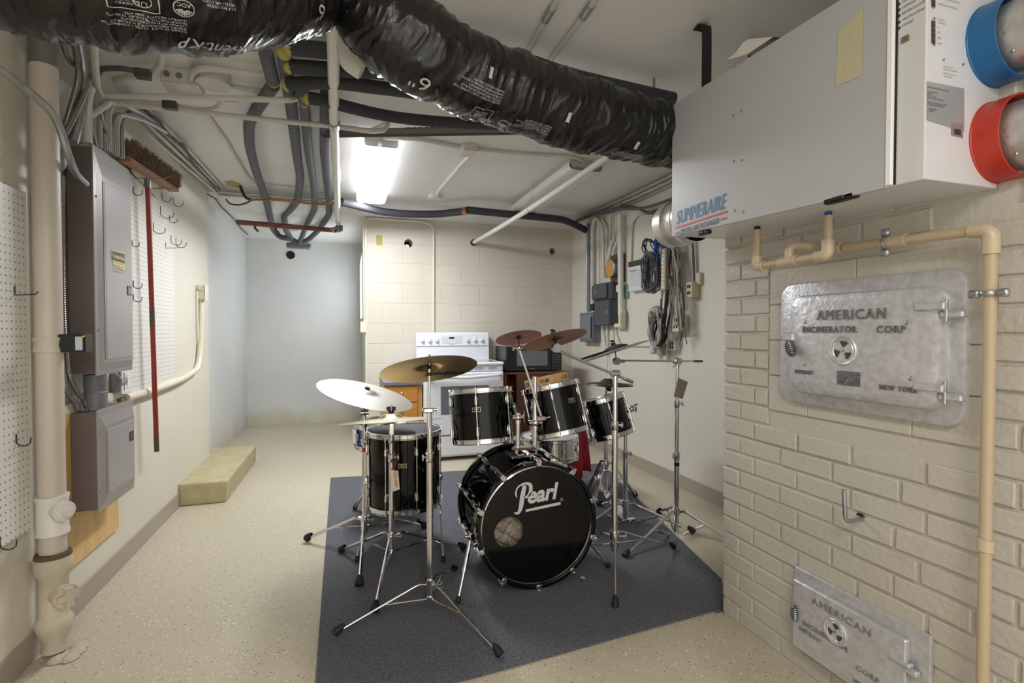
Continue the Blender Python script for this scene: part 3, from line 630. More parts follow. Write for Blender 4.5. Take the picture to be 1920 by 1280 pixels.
cond('painted conduit entering the round ceiling box from behind the black duct',ppz([(358,152,2.37),(360,135,2.38),(380,127,2.38),(430,132,2.38),(500,142,2.38)]),.014,rad=.08)
cond('painted conduit leaving the round ceiling box to the right',ppz([(422,158,2.39),(440,163,2.39),(500,172,2.39)]),.012)
cond('small conduit hooked below the square ceiling box with knockouts',ppz([(413,187,2.33),(411,197,2.31),(402,203,2.30),(380,206,2.30),(330,198,2.31),(235,188,2.31)]),.010,rad=.06)
for lbl,l in(('left of the two thin metal conduits crossing the ceiling above the black duct',[(1050,-8),(1028,28),(985,105)]),('right of the two thin metal conduits crossing the ceiling above the black duct',[(1128,-18),(1100,22),(1028,118)])):
    l=pts(l,z=ZC-.012); t=thing('conduit',lbl,'conduit',l[1]); MB().tube(l,.011,10).build('pipe',m_cond,t); d=(l[0]-l[1]).normalized(); MB().cyl(l[1]-d*.035,l[1]+d*.04,.016,n=12).build('coupling',m_galv,t)
# surface raceway to the small round box
a,b=P(880,292,z=2.41),P(818,366,z=2.41)
tag(MB().tube(fillet([a+V((0,0,0)),P(868,304,z=2.41),P(822,358,z=2.41),P(818,370,z=2.41)],.06),.014,8).build('raceway',m_white),'white raceway on the ceiling from the surface box to the small round box','raceway')
q=P(815,373,z=2.385); tag(MB().cyl(q,q+V((0,0,.035)),.06,n=28).build('round_box',m_white),'small white round box at the back edge of the ceiling','junction box')
# slanting white tube and its cord
a=P(1146,289,z=2.32); b=P(889,454,y=YB-.03); t=thing('white_tube','long white tube slanting down from the duct to the block wall, black tip','tube',b)
n_=24; rr=[.0215]*(n_+1); MB().tube([a.lerp(b,k/n_)+V((0,0,-.02*math.sin(PI*k/n_))) for k in range(n_+1)],rr,14).build('tube',mat('tube_white','#E4E2DB',.3),t)
d=(b-a).normalized(); MB().cyl(b-d*.004,b+d*.03,.032,n=16).build('end_cap',m_blackp,t)
k=.47; q=a.lerp(b,k)+V((0,0,-.02)); top=P(995,339,z=ZC); u_=d.orthogonal().normalized(); w_=d.cross(u_)
hg=MB().tube([top,P(996,372,z=2.33),q+V((.012,0,.045))],.003,6); hg.tube([q+(u_*math.cos(a_)+w_*math.sin(a_))*.024 for a_ in [2*PI*i/16 for i in range(16)]],.003,6,closed=True)
tag(hg.build('cord',m_white),'white cord from the ceiling tied round the slanting white tube','cord')
q=P(1120,432,z=2.25)
# conduit on the block wall
l=pts([(640,411),(690,409),(795,416),(813,424),(813,450),(813,640)],y=YB-.012); l[0].y=YB+.0; cond('cream conduit running along the top of the block wall and down behind the stove',l[1:],.012,m_cream,rad=.13)
cond('thin cream conduit down the left edge of the block wall to a small outlet',[V((.165,YB-.02,Z(.165,YB-.02,v))) for v in(412,530,604)],.009,m_cream)
q=P(681,613,y=YB-.03); tag(MB().box(q+V((-.028,-.015,-.055)),q+V((.028,.03,.055)),.004).build('outlet_box',m_cream),'small cream outlet at the left edge of the block wall','outlet')
q=P(711,450,y=YB-.001); tag(MB().box(q+V((-.03,0,-.05)),q+V((.03,.001,.05))).build('tape_mark',m_yellow),'yellowed tape patch on the block wall left of the round hole','tape')
cable('wall_wire','thin grey wire stapled across the top of the recess wall','cable',[P(u,v,y=YR-.01) for u,v in((590,448),(625,450),(650,451),(677,453))],.006,m_dkcable)
# ---- cable bundles along the left ceiling corner
G='conduits along the top of the left wall'
m_c2=mat('conduit_grey','#B9B6AF',.35,.2)  # second, greyer conduit colour, used for variety among the runs
for k,(u0,v0,u1,v1,r,z_) in enumerate(((236,214,412,366,.011,2.36),(248,206,415,362,.012,2.385),(262,204,418,359,.012,2.40),(276,204,421,356,.010,2.40))):
    m_=P((u0+u1)/2+2*(k-1),(v0+v1)/2+1,z=z_); cond(('lowest','second lowest','third lowest','topmost')[k]+' of the straight conduits along the top of the left wall',[P(u0,v0,z=z_),m_,P(u1,v1,z=z_)],r,m_cond if k%2 else m_c2)
for k,l in enumerate(([(243,222),(272,250),(300,290),(335,322),(352,345),(380,365),(400,378)],[(246,220),(276,256),(310,296),(340,318),(360,340),(385,362),(404,372)],[(270,206),(300,226),(312,252),(330,262),(350,285),(362,308),(385,332),(405,355)],[(275,206),(302,232),(325,262),(345,272),(358,298),(375,320),(398,345),(410,352)],[(404,372),(415,388),(428,400),(440,412),(452,428),(465,440)])):
    cable('ceiling_cable',('dark cable looping lowest along the left wall top','second dark cable looping along the left wall top','dark cable waving outermost on the ceiling beside the left conduits','inner dark cable waving on the ceiling beside the left conduits','dark cable following the left wall top back into the recess')[k],'cable',[P(u,v,z=2.365 if k!=4 else 2.33) for u,v in l],.006,m_dkcable)
for k,(dy,r,m__) in enumerate(((0,.014,m_c2),(.045,.01,m_dkcable),(.09,.012,m_galv))):
    a=P(418,360,z=2.37); cond(('front','middle','rear')[k]+' of the three conduits crossing behind the four grey foam pipes',[V((-1.02,4.85+dy,2.36)),V((0.02,4.85+dy,2.36))],r,m__)
cond('thin painted conduit on the ceiling between the left conduits and the foam pipes',pts([(388,215),(425,265),(463,330),(478,343),(500,347),(600,356)],z=2.405),.009)
# ================================================================ left wall
# soil stack
t=thing('drain_pipe','tall cream drain pipe standing against the left wall','pipe',(-1.035,2.3,0))
px,py=-1.035,2.3
m_stack=mat('stack_paint','#C9BFB1',.45,nz=(5,.1),stretch=(1,1,.25)); m_hub=mat('stack_hub','#C6BCA8',.6,nz=(8,.12),bump=(18,.5)); m_pvc=mat('pvc_white','#DEDAD2',.35)
zz=lambda v:Z(px,py,v)
MB().cyl((px,py,zz(1070)),(px,py,zz(125)),.0405,n=32).build('pipe',m_stack,t)
lab(MB().cyl((px,py,zz(125)),(px,py,ZC),.0425,n=32).build('upper_pipe',mat('grey_tape','#6E6C68',.5),t),'dark grey taped top length')
def hub(z0,z1,r,m,nm,lobed=False):
    if not lobed: return MB().lathe([(.04,z0),(r,z0),(r,z0+.012),(r-.003,z0+.02),(r-.003,z1-.02),(r,z1-.012),(r,z1),(.04,z1)],Matrix.Translation((px,py,0)),32).build(nm,m,t)
hub(zz(1000),zz(928),.050,m_pvc,'tee_fitting')
q=V((px,py,zz(953))); d=V((.75,-.62,0)).normalized(); co=MB().cyl(q+d*.02,q+d*.062,.031,n=24).cyl(q+d*.062,q+d*.075,.036,n=24).cyl(q+d*.075,q+d*.082,.03,n=24); cp=co.build('cleanout_plug',m_pvc,t); MB().cyl(q+d*.082,q+d*.104,.018,.016,n=6).build('plug_nut',m_pvc,cp)
hub(zz(660),zz(632),.046,m_stack,'coupling_band')
MB().lathe([(.0,0.02),(.040,.022),(.036,.06),(.052,.10),(.058,.13),(.050,.145),(.044,.155),(.044,.30),(.056,.315),(.058,.36),(.054,.372),(.04,.365)],Matrix.Translation((px,py,0)),32).build('cast_iron_hub',m_hub,t)
lab(MB().lathe([(.04,.368),(.056,.371),(.053,.385),(.041,.388)],Matrix.Translation((px,py,0)),24).build('sealant_ring',mat('sealant','#5A4C36',.8,bump=(30,.6)),t),'dark caulked ring')
q=V((px,py,zz(1110))); co=MB().cyl(q+d*.02,q+d*.07,.034,n=24).cyl(q+d*.07,q+d*.082,.041,n=24); cp=co.build('cleanout_plug',m_hub,t)
MB().box((-.012,-.034,.0),(.012,.034,.02),M=axis(q+d*.082,d)).box((-.034,-.012,.0),(.034,.012,.012),M=axis(q+d*.082,d)).build('plug_lug',m_hub,cp)
mb=MB(); rg=random.Random(5)
for k in range(9):
    a=rg.uniform(-.7,.9); rr_=rg.uniform(.02,.085); mb.sph((px+rr_*math.cos(a-.4),py+rr_*math.sin(a-.4)*.9,.004),rg.uniform(.018,.035),8,(1,1,.45))
tag(mb.build('mortar_lump',mat('mortar_grey','#BDB3A2',.9,bump=(30,.7)),),'rough grey mortar lump on the floor round the drain pipe base','mortar')
# pegboards
def pegmat():
    m=mat('pegboard','#E0DED6',.45); N,L,b=nd(m); g=N.new('ShaderNodeNewGeometry'); sc=N.new('ShaderNodeVectorMath'); sc.operation='SCALE'; sc.inputs['Scale'].default_value=1/.0254; L.new(g.outputs['Position'],sc.inputs[0])
    f=N.new('ShaderNodeVectorMath'); f.operation='FRACTION'; L.new(sc.outputs[0],f.inputs[0]); s2=N.new('ShaderNodeVectorMath'); s2.operation='SUBTRACT'; s2.inputs[1].default_value=(.5,.5,.5); L.new(f.outputs[0],s2.inputs[0])
    m2=N.new('ShaderNodeVectorMath'); m2.operation='MULTIPLY'; m2.inputs[1].default_value=(0,1,1); L.new(s2.outputs[0],m2.inputs[0]); ln=N.new('ShaderNodeVectorMath'); ln.operation='LENGTH'; L.new(m2.outputs[0],ln.inputs[0])
    lt=N.new('ShaderNodeMath'); lt.operation='LESS_THAN'; lt.inputs[1].default_value=.12; L.new(ln.outputs['Value'],lt.inputs[0]); mx=N.new('ShaderNodeMix'); mx.data_type='RGBA'; L.new(lt.outputs[0],mx.inputs[0]); mx.inputs[6].default_value=hx('#E0DED6'); mx.inputs[7].default_value=hx('#4A4742'); L.new(mx.outputs[2],b.inputs['Base Color']); return m
m_peg=pegmat()
tag(MB().box((-1.088,1.50,.49),(-1.080,2.27,1.69),.001).build('pegboard',m_peg),'white pegboard at the left edge, beside the drain pipe','pegboard')
tag(MB().box((-1.088,3.0,.865),(-1.080,3.90,2.03),.001).build('pegboard',m_peg),'white pegboard behind the red broom handle','pegboard')
tag(MB().box((XL,3.02,.842),(-1.072,3.98,.862),.002).build('ledge_strip',mat('strip_dark','#6B655C',.6)),'dark strip along the bottom of the pegboard behind the broom','strip')
m_hook=mat('hook_steel','#4C4A49',.35,.8)
def hook(u,v,label,r=.03,px_=-1.078,kind='J'):
    q=P(u,v,x=px_)
    if kind=='J': pr=[q+V((0,0,r*1.3)),q]+[q+V((r*math.sin(a)*.0+r*(1-math.cos(a)),-.0,-r*math.sin(a)*.8)) for a in(.5,1.1,PI/2,2.1,2.7)]+[q+V((2*r,0,.012))]
    elif kind=='L': pr=[q+V((0,0,r*1.2)),q,q+V((r*2.2,0,.004)),q+V((r*2.5,0,.014))]
    else: pr=[q,q+V((.17,-.0,0)),q+V((.2,0,.01)),q+V((.21,0,.03))]
    return tag(MB().tube(pr,.0022 if kind!='X' else .003,6).build('peg_hook',m_hook),label,'hook')
hook(28,553,'straight peg hook high on the left pegboard, near the drain pipe',.026,kind='L'); hook(31,828,'curved peg hook in the middle of the left pegboard',.02); hook(0,1022,'curved peg hook at the bottom of the left pegboard',.022)
for u,v,l,r,k in((301,400,'large dark curved peg hook at upper right of the broom handle',.035,'J'),(318,412,'small peg hook right of the large curved hook',.022,'J'),(304,372,'peg hook just under the broom head near its handle',.024,'J'),(325,380,'curved peg hook under the right tip of the broom head',.028,'J'),
    (288,430,'curved peg hook close to the right side of the broom handle',.03,'J'),(321,452,'left one of the pair of dark curved hooks at the right edge of the pegboard',.03,'J'),(330,457,'right one of the pair of dark curved hooks at the right edge of the pegboard',.03,'J'),(311,465,'thin straight peg hook left of the pair of curved hooks',.028,'L'),
    (250,360,'peg hook just right of the grey breaker panel top',.02,'J'),(248,458,'small curved hook beside the breaker panel at warning label height',.016,'J'),(250,535,'curved hook beside the breaker panel latch',.02,'J'),(250,560,'lower hook beside the breaker panel latch',.02,'J')): hook(u,v,l,r,kind=k)
# broom
t=thing('push_broom','push broom hung head up on the left wall, red handle and brown bristles','broom',P(294,845,x=-1.03))
a=P(277,352,x=-1.03); b=P(294,846,x=-1.03); m_redh=mat('red_handle','#8E2C22',.35,nz=(6,.15))
MB().tube([a,a.lerp(b,.93)],.0125,14).build('handle',m_redh,t); lab(MB().tube([a.lerp(b,.93),b],.0128,14).build('handle_tip',mat('handle_worn','#5A4238',.5),t),'worn brown handle end')
lab(MB().tube([a.lerp(b,.45),a.lerp(b,.52)],.0128,14,cap=False).build('worn_band',mat('handle_worn',''),t),'worn band')
h0=P(228,297,x=-1.05); h1_=P(322,356,x=-1.05); d=(h1_-h0).normalized(); nrm=V((1,0,0)); up=nrm.cross(d)*-1
if up.z<0: up=-up
M_=Matrix(((d.x,nrm.x,up.x,h0.x),(d.y,nrm.y,up.y,h0.y),(d.z,nrm.z,up.z,h0.z),(0,0,0,1))); L_=(h1_-h0).length
MB().box((0,-.02,-.012),(L_,.04,.018),.004,M_).build('broom_block',mat('broom_wood','#9C7458',.5,stretch=(1,8,1),nz=(4,.12)),t)
mb=MB(); rg=random.Random(2)
for k in range(1500):
    x=rg.uniform(.0,L_); y_=rg.uniform(-.018,.045); l_=rg.uniform(.083,.094); p0=V((x,y_,.014)); p1=V((x+rg.uniform(-.01,.014)+(.008),y_*1.35+rg.uniform(-.006,.006),.014+l_))
    r_=.0022; mb.add([p0+V((-r_,0,0)),p0+V((r_,0,0)),p1+V((r_*.5,0,0)),p1+V((-r_*.5,0,0)),p0+V((0,r_,0)),p1+V((0,r_*.6,0))],[(0,1,2,3),(0,4,5,3),(1,2,5,4)],False,M_)
mb.box((.004,-.016,.01),(L_-.002,.040,.088),M=M_)
o=mb.build('bristles',mat('bristle_brown','#6A5645',.85,nz=(70,.45)),t); o['kind']='stuff'
hp=a; MB().cyl(hp,hp+V((0,0,.045)),.017,n=14).build('socket',m_steel,t)
t=thing('broom_bracket','wooden block with long wire hooks carrying the broom on the left wall','bracket',P(256,352,x=-1.08))
b0=P(246,322,x=-1.075); b1=P(294,372,x=-1.075); MB().add([b0,b1,b1+V((0,0,.1)),b0+V((0,0,.1)),b0+V((.012,0,0)),b1+V((.012,0,0)),b1+V((.012,0,.1)),b0+V((.012,0,.1))],BF).build('backing_block',m_cream,t)
for u0,v0,u1,v1 in((249,334,322,334),(284,353,342,353)):
    q=P(u0,v0,x=-1.07); e=P(u1-12,v1,d=(P(u0,v0,x=-1.07)-V((0,0,EYE))).dot(_F)); MB().tube([q,e,P(u1-4,v1-3,d=(e-V((0,0,EYE))).dot(_F)),P(u1,v1-6,d=(e-V((0,0,EYE))).dot(_F))],.0028,6).build('wire_hook',mat('wire_tan','#8F7B68',.4,.6),t)
# plywood backing
t=thing('plywood_board','yellow pine board behind the lower grey breaker panel','board',(-1.09,2.7,.6))
mp=mat('pine_ply','#D9B478',.5,nz=(3,.1),stretch=(1,6,1.2)); MB().box((XL,2.40,.22),(-1.086,3.01,.86),.001).build('board',mp,t)
mb=MB()
for(y_,z_,r_) in((2.58,.44,.011),(2.86,.40,.009),(2.62,.78,.012),(2.97,.45,.010)): mb.sph((-1.0858,y_,z_),r_,10,(.04,.8,1.6))
mb.build('knots',mat('knot_brown','#9C6A34',.6),t)
lab(MB().box((XL,2.40,.86),(-1.084,3.01,.90),.002).build('cleat',m_cream,t),'cream painted top strip')
# breaker panels
def panel(name,label,z0,z1,zl,big):
    y0,y1=2.556,2.93; xf=-.992; t=thing(name,label,'breaker panel',(-1.09,2.74,z0))
    lab(MB().box((-1.085,y0+.004,z0+.012),(xf-.004,y1-.004,z1-.012),.002).build('enclosure',m_brown,t),'brown-grey enclosure sides')
    cv=MB(); w0=.052 if big else .05; e=.012
    def loop(i,x): return [(x,y0+i,z0+i*1.0),(x,y1-i*.35,z0+i*1.0),(x,y1-i*.35,z1-i*(2.2 if big else 1.5)),(x,y0+i,z1-i*(2.2 if big else 1.5))]
    rings=[[(xf-.004,y0,z0),(xf-.004,y1,z0),(xf-.004,y1,z1),(xf-.004,y0,z1)],[(xf,y0,z0),(xf,y1,z0),(xf,y1,z1),(xf,y0,z1)],loop(.02,xf+.002),loop(w0,xf+.010),loop(w0+.004,xf+.010)]
    vs=[p for r in rings for p in r]; fs=[]
    for j in range(4): fs+=[(4*j+k,4*j+(k+1)%4,4*j+4+(k+1)%4,4*j+4+k) for k in range(4)]
    fs.append((16,17,18,19)); cv.add(vs,fs).build('cover',m_grey,t)
    dz0=z0+w0+.012; dz1=z1-w0*(2.5 if big else 1.7)-.008; dy0=y0+w0+.02; dy1=y1-.03
    d=MB().box((xf+.008,dy0,dz0),(xf+.0125,dy1,dz1),.0015).build('door',mat('door_grey','#A5A1A2',.36,.05),t)
    MB().box((xf+.009,dy0-.016,dz0),(xf+.013,dy0-.002,dz1),.002).build('hinge_strip',m_grey,t)
    lt=MB().box((xf+.011,dy1-.052,zl-.022),(xf+.015,dy1-.006,zl+.022),.001).build('latch',mat('latch_dark','#2C2827',.4),d); 
    for k in range(3): MB().box((xf+.015,dy1-.046+.013*k,zl-.015),(xf+.0158,dy1-.037+.013*k,zl+.015)).build('latch_rib',m_steel,d)
    for (yy,zf_) in((y0+.02,z0+(z1-z0)*.2),(y0+.02,z0+(z1-z0)*.78),(y1-.008,z0+(z1-z0)*.25),(y1-.008,z0+(z1-z0)*.8)): MB().cyl((xf,yy,zf_),(xf+.006,yy,zf_),.005,n=10).build('cover_screw',m_screw,t)
    # knockout rings pressed into the near side
    ks=[(-1.04,z0+.075,.028),(-1.06,z0+.19,.012),(-1.02,z0+.2,.012),(-1.04,z1-.08,.028)]
    if not big: ks=[(-1.043,z0+.07,.03),(-1.043,z1-.075,.03)]+[(-1.065+.003*(k%2),z0+.13+.038*k,.013) for k in range(5)]+[(-1.025,z0+.16+.042*k,.012) for k in range(4)]
    for x,z_,r in ks:
        for q_ in((r,r*.66) if r>.02 else (r,)): MB().lathe([(q_,0),(q_-.001,.0012),(q_-.003,.0012),(q_-.004,0)],axis((x,y0+.004,z_),(0,-1,0)),20).build('knockout',m_brown,t)
    return t
pt=panel('breaker_panel','tall grey breaker panel, upper of the two on the left wall, with a warning label',1.012,1.972,1.39,True)
pt2=panel('breaker_panel','shorter grey breaker panel with a brown side, lower one on the yellow board',.437,.868,.70,False)
xf=-.9785
s0=P(208,464,x=xf); s1=P(234,506,x=xf); y0_,y1_=s0.y,s1.y
wm=MB().add([(xf,y0_+.006,s0.z-.008),(xf,y1_,s0.z-.002),(xf,y1_+.002,s1.z-.005),(xf,y0_+.02,s1.z+.01),(xf,y0_+.006,s1.z+.05),(xf,y0_,s0.z-.03)],[(0,1,2,3,4,5)]).build('warning_label',mat('label_yellow','#E6CF7A',.5),pt)
fm=fr((xf+.0008,y0_+.012,s0.z-.042),(0,1,0),(0,0,1))
LW=y1_-y0_-.018
MB().add([(-.004,-.010,0),(LW+.004,-.010,0),(LW+.004,.034,0),(-.002,.03,0)],[(0,1,2,3)],False,fm).build('label_header',m_inkd,wm)
tv,tf=text('WARNING',.017,0,0,.0006); xm=max(p[0] for p in tv); MB().add([(p[0]*LW/xm,p[1]*1.15+.002,.0006) for p in tv],tf,False,fm).build('label_title',mat('label_yellow',''),wm)
mb=MB()
for k,s in enumerate(('HAZARDOUS VOLTAGE','DO NOT OPEN COVER','TURN OFF POWER','BEFORE SERVICING')):
    tv,tf=text(s,.0075); xm=max(p[0] for p in tv); mb.add([(p[0]*LW*.92/xm+.002,p[1]-.02-.013*k,0) for p in tv],tf,False,fm)
mb.build('label_lettering',mat('label_brown','#8A6A2E',.5),wm)
# nipple between panels
t=thing('pipe_nipple','short thick grey pipe joining the two breaker panels','pipe',(-1.03,2.66,.87)); MB().lathe([(0,.868),(.042,.868),(.042,.935),(.039,.938),(.039,.955),(.041,.958),(.041,1.012)],Matrix.Translation((-1.035,2.655,0)),32).build('sleeve',mat('pvc_grey','#77797E',.4),t)
# black transformer box strapped to the stack
t=thing('transformer_box','small black box with a white label strapped beside the drain pipe','transformer',P(135,643,y=2.3)); q=P(115,643,y=2.31); MB().box(q+V((-.03,-.03,-.033)),q+V((.085,.035,.033)),.004).build('case',m_blackp,t); q2=P(150,643,y=2.279)
MB().box(q+V((.055,-.0308,-.026)),q+V((.077,-.0302,.024))).build('sticker',mat('sticker','#C6CACC',.4),t); MB().box(q+V((.078,-.0308,.022)),q+V((.084,-.0302,.028))).build('green_dot',mat('green_dot','#9FC53A',.4,emit=('#A8D830',.4)),t)
# outlet box with switch plate between the panels
t=thing('outlet_box','round grey box with a white switch and outlet plate below the upper breaker panel','outlet',P(235,715,x=-1.07))
q=P(226,716,x=-1.06); MB().cyl(q+V((-.04,.06,0)),q+V((-.04,-.015,0)),.05,n=28).box(q+V((-.04,-.02,-.05)),q+V((-.004,.08,.05)),.01).build('box_body',mat('box_grey','#8C8B8A',.5),t)
fp=MB().box(q+V((-.002,.0,-.062)),q+V((.006,.115,.062)),.003).build('face_plate',mat('plate_white','#E9E8E6',.35),t)
MB().box(q+V((.006,.02,-.045)),q+V((.0075,.03,.045))).build('slot_line',m_steel,fp)
for z_ in(-.025,.022): MB().box(q+V((.006,.06,z_-.014)),q+V((.0085,.092,z_+.014)),.002).build('receptacle',mat('plate_white',''),fp)
# cream conduit to small outlet
l=[P(236,746,x=-1.075),P(300,727,x=-1.075),P(345,709,x=-1.075),P(372,690,x=-1.075),P(376,650,x=-1.075),P(377,562,x=-1.075)]
cond('thick cream conduit from the breaker panels rising to the small box on the left wall',l,.021,m_cream,rad=.2)
q=P(379,549,x=-1.07); t=thing('outlet_box','small cream box at the top of the thick conduit on the left wall','outlet',q); MB().box(q+V((-.03,-.045,-.055)),q+V((.03,.045,.06)),.006).build('box_body',m_cream,t); MB().box(q+V((.028,-.052,-.062)),q+V((.034,.052,.066)),.003).build('cover',m_cream,t)
MB().cyl(q+V((.0,-.06,.03)),q+V((0,-.045,.03)),.014).build('knockout_plug',m_cream,t)
cond('thin cream wire mould beside the small box on the left wall',[P(369,545,x=-1.092),P(370,620,x=-1.092),P(372,670,x=-1.092)],.009,m_cream)
# armoured cables and conduits above the upper panel
def armoured(label,l,r=.011):
    p=smooth(l,10); L_=sum((b-a).length for a,b in zip(p,p[1:])); n=int(L_/.0045); out=[];i=0;acc=0
    cum=[0]
    for a,b in zip(p,p[1:]): cum.append(cum[-1]+(b-a).length)
    for k in range(n+1):
        s=L_*k/n
        while i<len(cum)-2 and cum[i+1]<s: i+=1
        out.append(p[i].lerp(p[i+1],min(1,(s-cum[i])/(cum[i+1]-cum[i]+1e-9))))
    return tag(MB().tube(out,[r*(1 if k%2 else .8) for k in range(n+1)],10).build('armoured_cable',m_flex),label,'cable')
pc=lambda l,x: [P(u,v,x=x) for u,v in l]
armoured('armoured cable running down beside the drain pipe behind the black box, left one',pc([(113,325),(112,400),(110,470),(113,545),(114,640),(118,690),(124,728),(140,752),(147,768)],-1.07)[:],.010)
armoured('armoured cable running down beside the drain pipe behind the black box, right one',pc([(118,330),(116,420),(117,520),(119,600),(124,660),(130,705),(146,735),(158,752),(163,768)],-1.06),.010)
armoured('ribbed armoured cable, leftmost of those rising from the upper breaker panel',pc([(118,250),(132,205),(146,150),(144,110),(136,70)],-1.03),.012)
armoured('ribbed armoured cable beside the wide grey conduit above the upper breaker panel',pc([(122,250),(140,215),(163,160),(166,120),(160,70)],-1.01),.011)
armoured('dark ribbed cable curving from the left wall behind the top of the panel cables',pc([(116,80),(126,105),(138,122)],-1.05),.010)
armoured('armoured cable entering the upper breaker panel top behind its centre',pc([(171,218),(174,240),(178,262),(181,275)],-1.02),.007)
armoured('armoured cable looping down to the upper breaker panel from the crossing conduits',pc([(188,208),(196,240),(203,262),(206,282)],-1.03),.008)
armoured('armoured cable bending furthest right above the upper breaker panel',pc([(262,200),(240,212),(226,235),(218,262),(216,292)],-1.04),.010)
gc=[('wide grey conduit slanting up from the upper breaker panel',[(135,268),(150,210),(160,150),(156,110),(148,70)],.021,m_galv,-1.02),
 ('straight cream conduit rising from the upper breaker panel to the crossing conduits',[(164,268),(163,190),(170,166)],.017,m_cond,-1.01),
 ('thin cream conduit rising behind the wide grey conduit',[(150,268),(152,200),(172,150)],.010,m_cond,-1.05),
 ('short painted conduit slanting below the lower crossing conduit',[(171,216),(192,203),(205,192)],.012,m_cond,-1.0)]
for l_,l,r,m__,x in gc: cond(l_,pc(l,x),r,m__,rad=.08)
for k,(u0,dy) in enumerate(((188,0),(197,.03),(205,.06),(212,.09),(220,.12),(229,.15))):
    x=-1.04+.004*k; a=P(u0,278+(u0-188)*.45,x=x); tp=2.27+.018*(k%3); yb=a.y
    cond(('leftmost','second from left','third from left','third from right','second from right','rightmost')[k]+' of six grey conduits bending from the breaker panel to the ceiling',[a,V((x,yb,tp-.06)),V((x+.02,yb+.10+.03*k,tp)),V((x+.02,yb+.6,2.37))],.011,m_galv if k%2 else m_c2,rad=.12)
# cone shaped hood and steel conduit crossing in front of the stack
l=[P(-6,126,x=-1.02),P(40,160,x=-.985),P(92,205,x=-.965),P(112,240,x=-.96),P(128,290,x=-.96),P(142,325,x=-.975),P(161,345,x=-.99)]
cable('bent_conduit','grey bent conduit crossing in front of the drain pipe to the upper breaker panel side','conduit',l,.0125,m_galv)
q=P(116,298,x=-1.03); t=thing('conduit_fitting','oval grey conduit fitting at the upper left corner of the breaker panel','conduit fitting',q); MB().sph(q,.05,20,(.32,.34,.86)).build('body',mat('fitting_grey','#9A9997',.4,.3),t); MB().sph(q+V((.008,-.015,0)),.034,16,(.3,.3,.9)).build('cover',mat('fitting_grey',''),t)
# fixed clamp of wires (dark cover plates)
for (u,v,z_,l_) in((268,139,2.34,'dark conduit coupling on the thick painted conduit by the left ceiling'),(319,198,2.28,'dark conduit coupling on the lower crossing conduit')):
    q=P(u,v,z=z_); tag(MB().box(q+V((-.03,-.02,-.02)),q+V((.03,.02,.02)),.004).build('coupling',mat('coupling_dark','#55534F',.4,.5)),l_,'coupling')
cable('cable_bundle','dark cable arching from the left corner to the dark coupling','cable',ppz([(183,140,2.3),(190,130,2.35),(215,128,2.36),(240,130,2.36),(262,135,2.36)]),.012,m_dkcable)
# concrete step
t_=MB(); sx0,sx1,sy0,sy1=XL,-.80,4.0,5.17
t_.add([(sx0,sy0,0),(sx1-.01,sy0+.005,0),(sx1,sy1,0),(sx0-.06,sy1,0),(sx0,sy0,.155),(sx1,sy0,.155),(sx1+.008,sy1-.02,.155),(sx0-.06,sy1,.155)],BF)
tag(t_.build('concrete_step',mat('step_concrete','#B5AB86',.6,nz=(10,.12),bump=(40,.4)),bev=.012),'low painted concrete step against the left wall','step')
# ================================================================ right wall
m_dk=mat('box_dark_grey','#4B4F57',.4,.1,nz=(6,.05)); m_mid=mat('box_blue_grey','#6E747B',.4,.1); m_outl=mat('outlet_beige','#C9C2A8',.45)
def wbox(name,label,cat,u0,u1,u2,v0,v1,m,ms=None,parent=None,door=True):
    """box on the right wall: far edge u0, near front corner u1, near wall edge u2; v0..v1 top and bottom at the near front corner"""
    yn=P(u2,600,x=XR).y; xf=P(u1,600,y=yn).x; z1=Z(xf,yn,v0); z0=Z(xf,yn,v1); yf=P(u0,600,x=xf).y
    t=thing(name,label,cat,V((XR,(yn+yf)/2,z0))) if parent is None else parent
    MB().box((xf,yn,z0),(XR,yf,z1),.003).build('box_body',ms or m,t)
    if door:
        w_=yf-yn; h_=z1-z0; MB().box((xf-.006,yn+w_*.04,z0+h_*.02),(xf,yf-w_*.04,z1-h_*.02),.002).build('door',m,t)
    return t,xf,yn,yf,z0,z1
t,xf,yn,yf,z0,z1=wbox('disconnect_box','small blue-grey electrical box at the lower left of the right wall group','electrical box',1087,1112,1127,585,641,m_mid)
MB().box((xf-.012,yn+.03,z0+.03),(xf-.004,yf-.03,z1-.03),.003).build('inner_cover',mat('box_blue_grey2','#7C838B',.4,.1),t)
MB().box((xf-.014,yn+.014,z0+.04),(xf-.004,yn+.03,z1-.05),.002).build('handle_slot',m_void,t)
MB().lathe([(.012,0),(.015,.002),(.018,0)],axis((xf-.012,(yn+yf)/2,(z0+z1)/2-.02),(-1,0,0)),16).build('ring_latch',m_steel,t)
t,xf,yn,yf,z0,z1=wbox('switch_box','dark grey electrical box, upper of two stacked, under the round brown meter cover','electrical box',1113,1148,1160,527,560,m_dk)
MB().box((xf-.03,yn+.07,z0+.015),(xf-.004,yf-.01,z1-.015),.004).build('raised_cover',m_dk,t)
tv,tf=text('SQ',.05,0,0,.001); MB().add(tv,tf,False,fr((xf-.0305,yf-.06,z0+.07),(0,-1,0),(0,0,1))).build('cover_mark',mat('mark_grey','#8B9098',.4),t)
t,xf,yn,yf,z0,z1=wbox('switch_box','dark grey electrical box, lower of two stacked, with a round latch','electrical box',1114,1143,1160,561,610,m_dk)
MB().lathe([(.012,0),(.015,.002),(.018,0)],axis((xf-.007,yn+.05,(z0+z1)/2),(-1,0,0)),16).build('ring_latch',m_steel,t)
yn_=P(1160,500,x=XR).y; 
t=thing('meter_cover','round box with an orange-brown disc above the dark electrical boxes','meter',P(1155,503,x=XR))
c=P(1143,503,x=XR-.108); M_=axis(V((XR,c.y,c.z)),(-1,0,0)); rr_=.085
